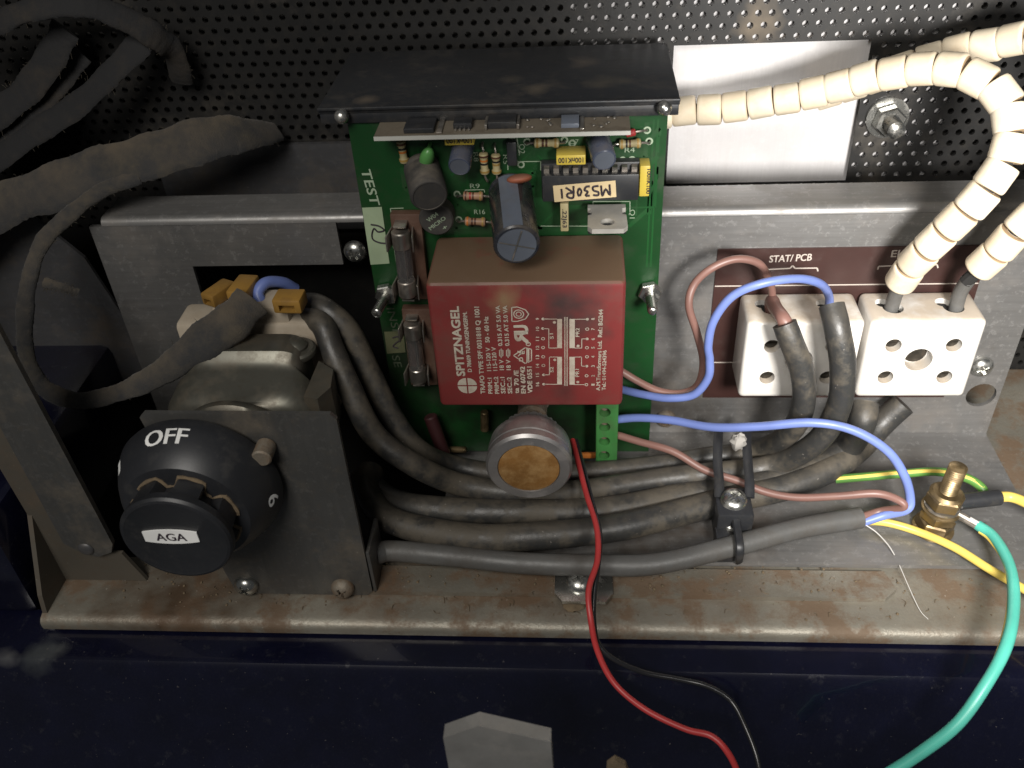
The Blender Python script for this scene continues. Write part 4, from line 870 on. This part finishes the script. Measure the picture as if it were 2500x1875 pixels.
# yellow stripe wire behind the stud
wire('green_wire', pts((2040, 1170, 'z', -60), (2110, 1164, 'z', -58), (2200, 1155, 'z', -56), (2290, 1152, 'z', -55), (2360, 1168, 'z', -55), (2400, 1195, 'z', -56), (2395, 1218, 'z', -58)), 1.35, m_grn, 'green and yellow wire curving behind the brass earth stud')
g = tube([p+V((0, -0.55, 0.75)) for p in smooth(pts((2040, 1170, 'z', -60), (2110, 1164, 'z', -58), (2200, 1155, 'z', -56), (2290, 1152, 'z', -55), (2360, 1168, 'z', -55), (2398, 1193, 'z', -56)), 8)], 0.62, 8, raw=True)
gw = [o for o in bpy.data.objects if o.name.startswith('green_wire')][0]; obj('yellow_stripe', g, m_yel, gw)
tw = pts((2388, 1283, 'z', -58), (2425, 1310, 'z', -57), (2462, 1365, 'z', -55), (2476, 1430, 'z', -53), (2470, 1510, 'z', -52), (2448, 1590, 'z', -53), (2405, 1680, 'z', -57), (2335, 1765, 'z', -64), (2250, 1835, 'z', -72), (2150, 1900, 'z', -80), (2040, 1960, 'z', -88))
teal = wire('teal_wire', tw, 1.5, m_teal, 'teal green earth wire hanging from the brass stud down the enamel front')
obj('yellow_stripe', tube([p+V((-0.85, -0.2, -0.70)) for p in smooth(tw, 8)[3:]], 0.75, 8, raw=True), m_yel, teal)
wire('red_wire', pts((1398, 1075, -14), (1412, 1130, -26), (1432, 1205, -38), (1456, 1290, -50), (1456, 1370, -60), (1441, 1440, -68), (1437, 1510, -74), (1455, 1590, -79), (1500, 1665, -84), (1575, 1730, -90), (1670, 1777, -95), (1738, 1800, -98), (1780, 1842, -101), (1812, 1910, -104)), 0.82, m_redw, 'thin red wire hanging from the setting knob over the tray lip')
wire('black_wire', pts((1406, 1075, -13), (1424, 1140, -25), (1446, 1220, -37), (1464, 1300, -49), (1462, 1380, -60), (1450, 1450, -67), (1449, 1520, -73), (1462, 1575, -77), (1500, 1608, -79), (1575, 1640, -80), (1660, 1660, -81), (1730, 1676, -82), (1785, 1715, -85), (1822, 1780, -91), (1848, 1850, -97), (1862, 1930, -103)), 0.72, m_blkw, 'thin black wire beside the red wire trailing over the enamel edge')
wire('white_thread', pts((2108, 1278, 'z', -61), (2140, 1300, 'z', -62), (2168, 1330, 'z', -63), (2184, 1355, 'z', -64)), 0.17, m_hair, 'short white bristle beside the stripped cable end', 'thread', seg=6)
wire('white_thread', pts((2196, 1380, 'z', -64.4), (2222, 1440, 'z', -66.4), (2246, 1490, 'z', -67.5), (2266, 1512, 'z', -67.7)), 0.11, m_hair, 'fine pale hair lying on the brown tray floor', 'thread', seg=6)
# ================================================================== EARTH STUD
b = P(2275, 1292, Z=-65.0); ax = V((0.06, 0.0, 1)).normalized()
t = thing('earth_stud', 'threaded brass earth stud with stacked nuts on the bracket base', 'stud', b)
thread(t, b, b+ax*25.5, 2.55, m_brass)
obj('washer', lathe([(5.6, 0), (5.9, 0.2), (5.9, 1.0), (5.6, 1.2)], b+ax*0.1, ax, 28), m_brass, t)
nut(t, b+ax*1.5, ax, 5.4, 3.4, m_brass, rot=0.2); nut(t, b+ax*5.2, ax, 5.3, 3.0, m_brass, rot=0.55)
obj('washer', lathe([(5.2, 0), (5.5, 0.15), (5.5, 0.7), (5.2, 0.9)], b+ax*8.4, ax, 28), m_brass, t)
obj('tag_ring', lathe([(4.7, 0), (4.9, 0.1), (4.9, 0.7), (4.7, 0.8)], b+ax*9.5, ax, 28), m_tin, t)
nut(t, b+ax*10.5, ax, 5.2, 4.0, m_brass, rot=0.35); obj('washer', lathe([(4.5, 0), (4.8, 0.2), (4.0, 1.0)], b+ax*14.6, ax, 24), m_brass, t)
# crimped tags leading off the stud
c0 = b+ax*9.9; e1 = P(2388, 1284, Z=-58); d1 = (e1-c0).normalized()
lug = obj('crimp_tag', tube([c0+d1*4.5, c0+d1*9, c0+d1*12.0], 1.25, 10, 4), m_tin, t); obj('crimp_tag', tube([c0+d1*12.2, e1+d1*1.0], 1.9, 12, 3), m_tin, t)
obj('bared_strand', tube([c0+d1*8+UZ*0.9, e1+UZ*0.9], 0.6, 8, 3), m_hair, t)
a = P(2338, 1226, Z=-54); b2 = P(2442, 1214, Z=-54)
tag(obj('crimp_sleeve', cyl(a, b2, 2.3, 18, 0.4), m_blkpl), 'black crimp sleeve sticking out from the brass earth stud', 'sleeve')
wire('yellow_wire', [b2-V((1.5, 0, 0))]+pts((2470, 1214, 'z', -54), (2520, 1235, 'z', -53), (2590, 1275, 'z', -52)), 1.5, m_yel, 'yellow wire leaving the black crimp sleeve')
# ================================================================== CABLE CLAMP
c = P(1792, 1222, Z=-52.5)
t = thing('cable_clamp', 'black plastic clamp with bright cross-head screw holding the cables', 'clamp', (c.x, c.y, -65))
obj('clamp_block', bx(c.x-5.2, c.x+5.2, c.y-5.5, c.y+6, -64.6, -53.0, 0.8), m_blkpl, t)
obj('clamp_foot', bx(c.x-5.6, c.x-0.6, c.y-13, c.y-4.5, -64.6, -58.5, 0.6), m_blkpl, t)
pan_screw(t, V((c.x, c.y+0.3, -52.9)), (0, -0.25, 1), 3.9, 2.4, m_chrome)
pan_screw(t, P(1782, 1285, Z=-58.6), (0, -0.5, 1), 2.0, 1.6, m_chrome)
for px0, px1 in ((1745, 1752), (1815, 1826)):
    obj('tie_strap', tube(pts((px0+10, 1040, -4), (px0+8, 1080, -12), (px1, 1130, -20), (px1+4, 1175, 'z', -51), (px1+4, 1215, 'z', -53)), 1.5, 8, 6, flat=0.4), m_blkpl, t)
obj('tie_strap', tube(pts((1796, 1250, 'z', -54), (1800, 1290, 'z', -56.0), (1806, 1330, 'z', -56.5), (1806, 1360, 'z', -60), (1805, 1372, 'z', -64.5)), 1.25, 8, 6, flat=0.5), m_blkpl, t)
for x, y, r_, q in ((1802, 1078, 2.4, 'pale grey dust fluff caught on the black tie strap'),):
    tag(obj('dust_fluff', ball(P(x, y, Z=-47), r_, (1, 1, 1.2), 14, jit=0.18), m_fluff), q, 'dust')
# ================================================================== SADDLE CLIP ON THE TRAY
c = P(1425, 1432, Z=-66)
t = thing('saddle_clip', 'small octagonal zinc clip screwed down on the rusty tray', 'clip', (c.x, c.y, -66.4))
w1, w2 = 8.2, 6.0
obj('plate', prism([(-w1, -3), (-w1+2.2, -w2), (w1-2.2, -w2), (w1, -3), (w1, 9), (-w1, 9)], (c.x, c.y, -66.3), UX, (0, 1, 0), UZ, 1.2), m_chrome, t, sm=False)
pan_screw(t, V((c.x-1.2, c.y+0.6, -65.0)), (0, -0.2, 1), 4.0, 3.0, m_chrome)
tag(obj('rust_lump', ball(P(1400, 1475, Z=-67.7), 2.8, (1.2, 0.9, 0.35), 14, jit=0.15), m_crud), 'crumbly rust lump on the tray in front of the clip', 'rust')
# ================================================================== WOVEN TAPES, LEFT
def tape(path, w, label, flat=0.16, m=m_tape, name='woven_tape'):
    o = tag(obj(name, tube(path, w, 16, 16, flat=flat, wob=0.05, jit=0.08), m, angle=70), label, 'tape', 'dusty woven tapes')
    c = smooth(path, 10); g = G(); wf = w if callable(w) else (lambda q: w)
    for k in range(55):
        q = random.random(); i_ = min(len(c)-2, int(q*(len(c)-1))); tg = (c[i_+1]-c[i_]).normalized(); x = tg.cross(V((0.1, -0.75, 0.62))).normalized()
        sd_ = random.choice((-1, 1)); p = c[i_].lerp(c[i_+1], random.random())+x*sd_*wf(q)*random.uniform(0.8, 1.0); e = (x*sd_*random.uniform(0.2, 1)+tg*random.uniform(-1, 1)+V((0, random.uniform(-0.6, 0.2), random.uniform(-0.5, 0.6))))*random.uniform(0.5, 1.5)
        tube([p, p+e*0.5+V((0, 0, random.uniform(-0.3, 0.3))), p+e], 0.06, 4, 3, g=g)
    f = obj('loose_fibres', g, m_fibre, o); f['kind'] = 'stuff'
    return o
tape(pts((-120, 610, 12), (0, 508, 12), (120, 462, 13), (250, 415, 15), (380, 378, 18), (500, 340, 24), (600, 325, 32), (680, 322, 45)), lambda q: 7.0-1.6*max(0, q-0.55)*2-2.6*max(0, q-0.85)*6, 'broad dusty woven tape running past the end of the bracket', 0.22)
tape(pts((340, 430, 14), (250, 465, 10), (175, 520, 5), (105, 590, 0), (72, 680, -6), (60, 780, -12), (66, 870, -16), (105, 945, -20), (190, 978, -24), (300, 955, -27), (400, 905, -27), (480, 845, -25), (560, 790, -21), (615, 735, -14)), lambda q: 2.3+0.5*q+2.8*max(0, min(1, (q-0.70)*6)), 'dusty braided sleeve looping down to the thermostat connectors', 0.5, name='braided_sleeve')
tape(pts((108, 690, -8), (150, 700, -9), (192, 714, -8)), lambda q: 1.4-0.4*q, 'short frayed stub branching off the braided sleeve', 0.6, name='frayed_stub')
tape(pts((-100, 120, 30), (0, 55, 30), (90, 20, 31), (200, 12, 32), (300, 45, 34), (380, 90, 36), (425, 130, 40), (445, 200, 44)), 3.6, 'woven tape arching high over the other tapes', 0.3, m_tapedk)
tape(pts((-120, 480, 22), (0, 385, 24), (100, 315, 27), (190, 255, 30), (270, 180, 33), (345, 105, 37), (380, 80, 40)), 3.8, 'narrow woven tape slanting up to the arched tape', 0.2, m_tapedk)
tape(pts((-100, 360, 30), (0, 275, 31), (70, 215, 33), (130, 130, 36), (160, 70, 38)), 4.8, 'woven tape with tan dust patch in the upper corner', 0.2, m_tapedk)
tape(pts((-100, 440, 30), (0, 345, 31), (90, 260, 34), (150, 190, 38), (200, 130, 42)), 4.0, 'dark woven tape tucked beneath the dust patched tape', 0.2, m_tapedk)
# blue core and sheath by the connectors
wire('blue_wire', pts((640, 745, -8), (630, 715, -6), (650, 690, -3), (690, 690, 1), (720, 705, 4)), 1.7, m_blue, 'short dull blue wire among the ochre spade connectors')
# ================================================================== FOREGROUND CLIP AND FLUFF
c = P(1215, 1800, Y=-118)
def fgclip():
    g = G(); po = [P(x, y, Y=-121) for x, y in ((1082, 1802), (1168, 1772), (1345, 1812), (1352, 1900), (1100, 1900))]
    poly = [(q.x, q.z) for q in po]; return prism(poly, (0, -121, 0), UX, UZ, (0, 1, 0), 3.2)
tag(obj('catch_plate', fgclip(), mat('worn_zinc', (0.42, 0.41, 0.39), 0.5, 0.6, dirt=(0.2, 0.18, 0.16), damt=0.3), sm=False), 'pointed grey metal catch plate in front of the navy enamel', 'catch')
po = [P(x, y, Y=-121) for x, y in ((1482, 1872), (1502, 1858), (1528, 1872), (1540, 1900), (1480, 1900))]
tag(obj('catch_tip', prism([(q.x, q.z) for q in po], (0, -121, 0), UX, UZ, (0, 1, 0), 1.4), m_crud, sm=False), 'rusty tip of metal beside the pointed catch plate', 'metal tip')

# crumbs of rust and lint on the tray
g = G(); rt = random.Random(11)
for k in range(260):
    x = rt.uniform(-118, 135); y = -46-abs(rt.gauss(0, 9)); r_ = rt.uniform(0.12, 0.45)
    if y < -64: continue
    ball((x, y, (-66.3 if y > -57 and -62 < x < 104 else -67.9)+r_*0.3), r_, (1, rt.uniform(0.5, 1.4), 0.6), 6, g=g, jit=0.25)
for k in range(60):
    x = rt.uniform(-118, 135); y = rt.uniform(-64, -47); z = -66.2 if y > -57 and -62 < x < 104 else -67.8
    a = V((rt.uniform(-1, 1), rt.uniform(-1, 1), 0))*rt.uniform(1, 3); tube([(x, y, z), V((x, y, z+0.3))+a*0.5+V((a.y*0.3, -a.x*0.3, 0)), V((x, y, z))+a], 0.09, 4, 3, g=g)
o = obj('tray_crumbs', g, m_crud); o['kind'] = 'stuff'; o['label'] = 'loose rust crumbs and lint scattered over the tray'; o['category'] = 'crumbs'
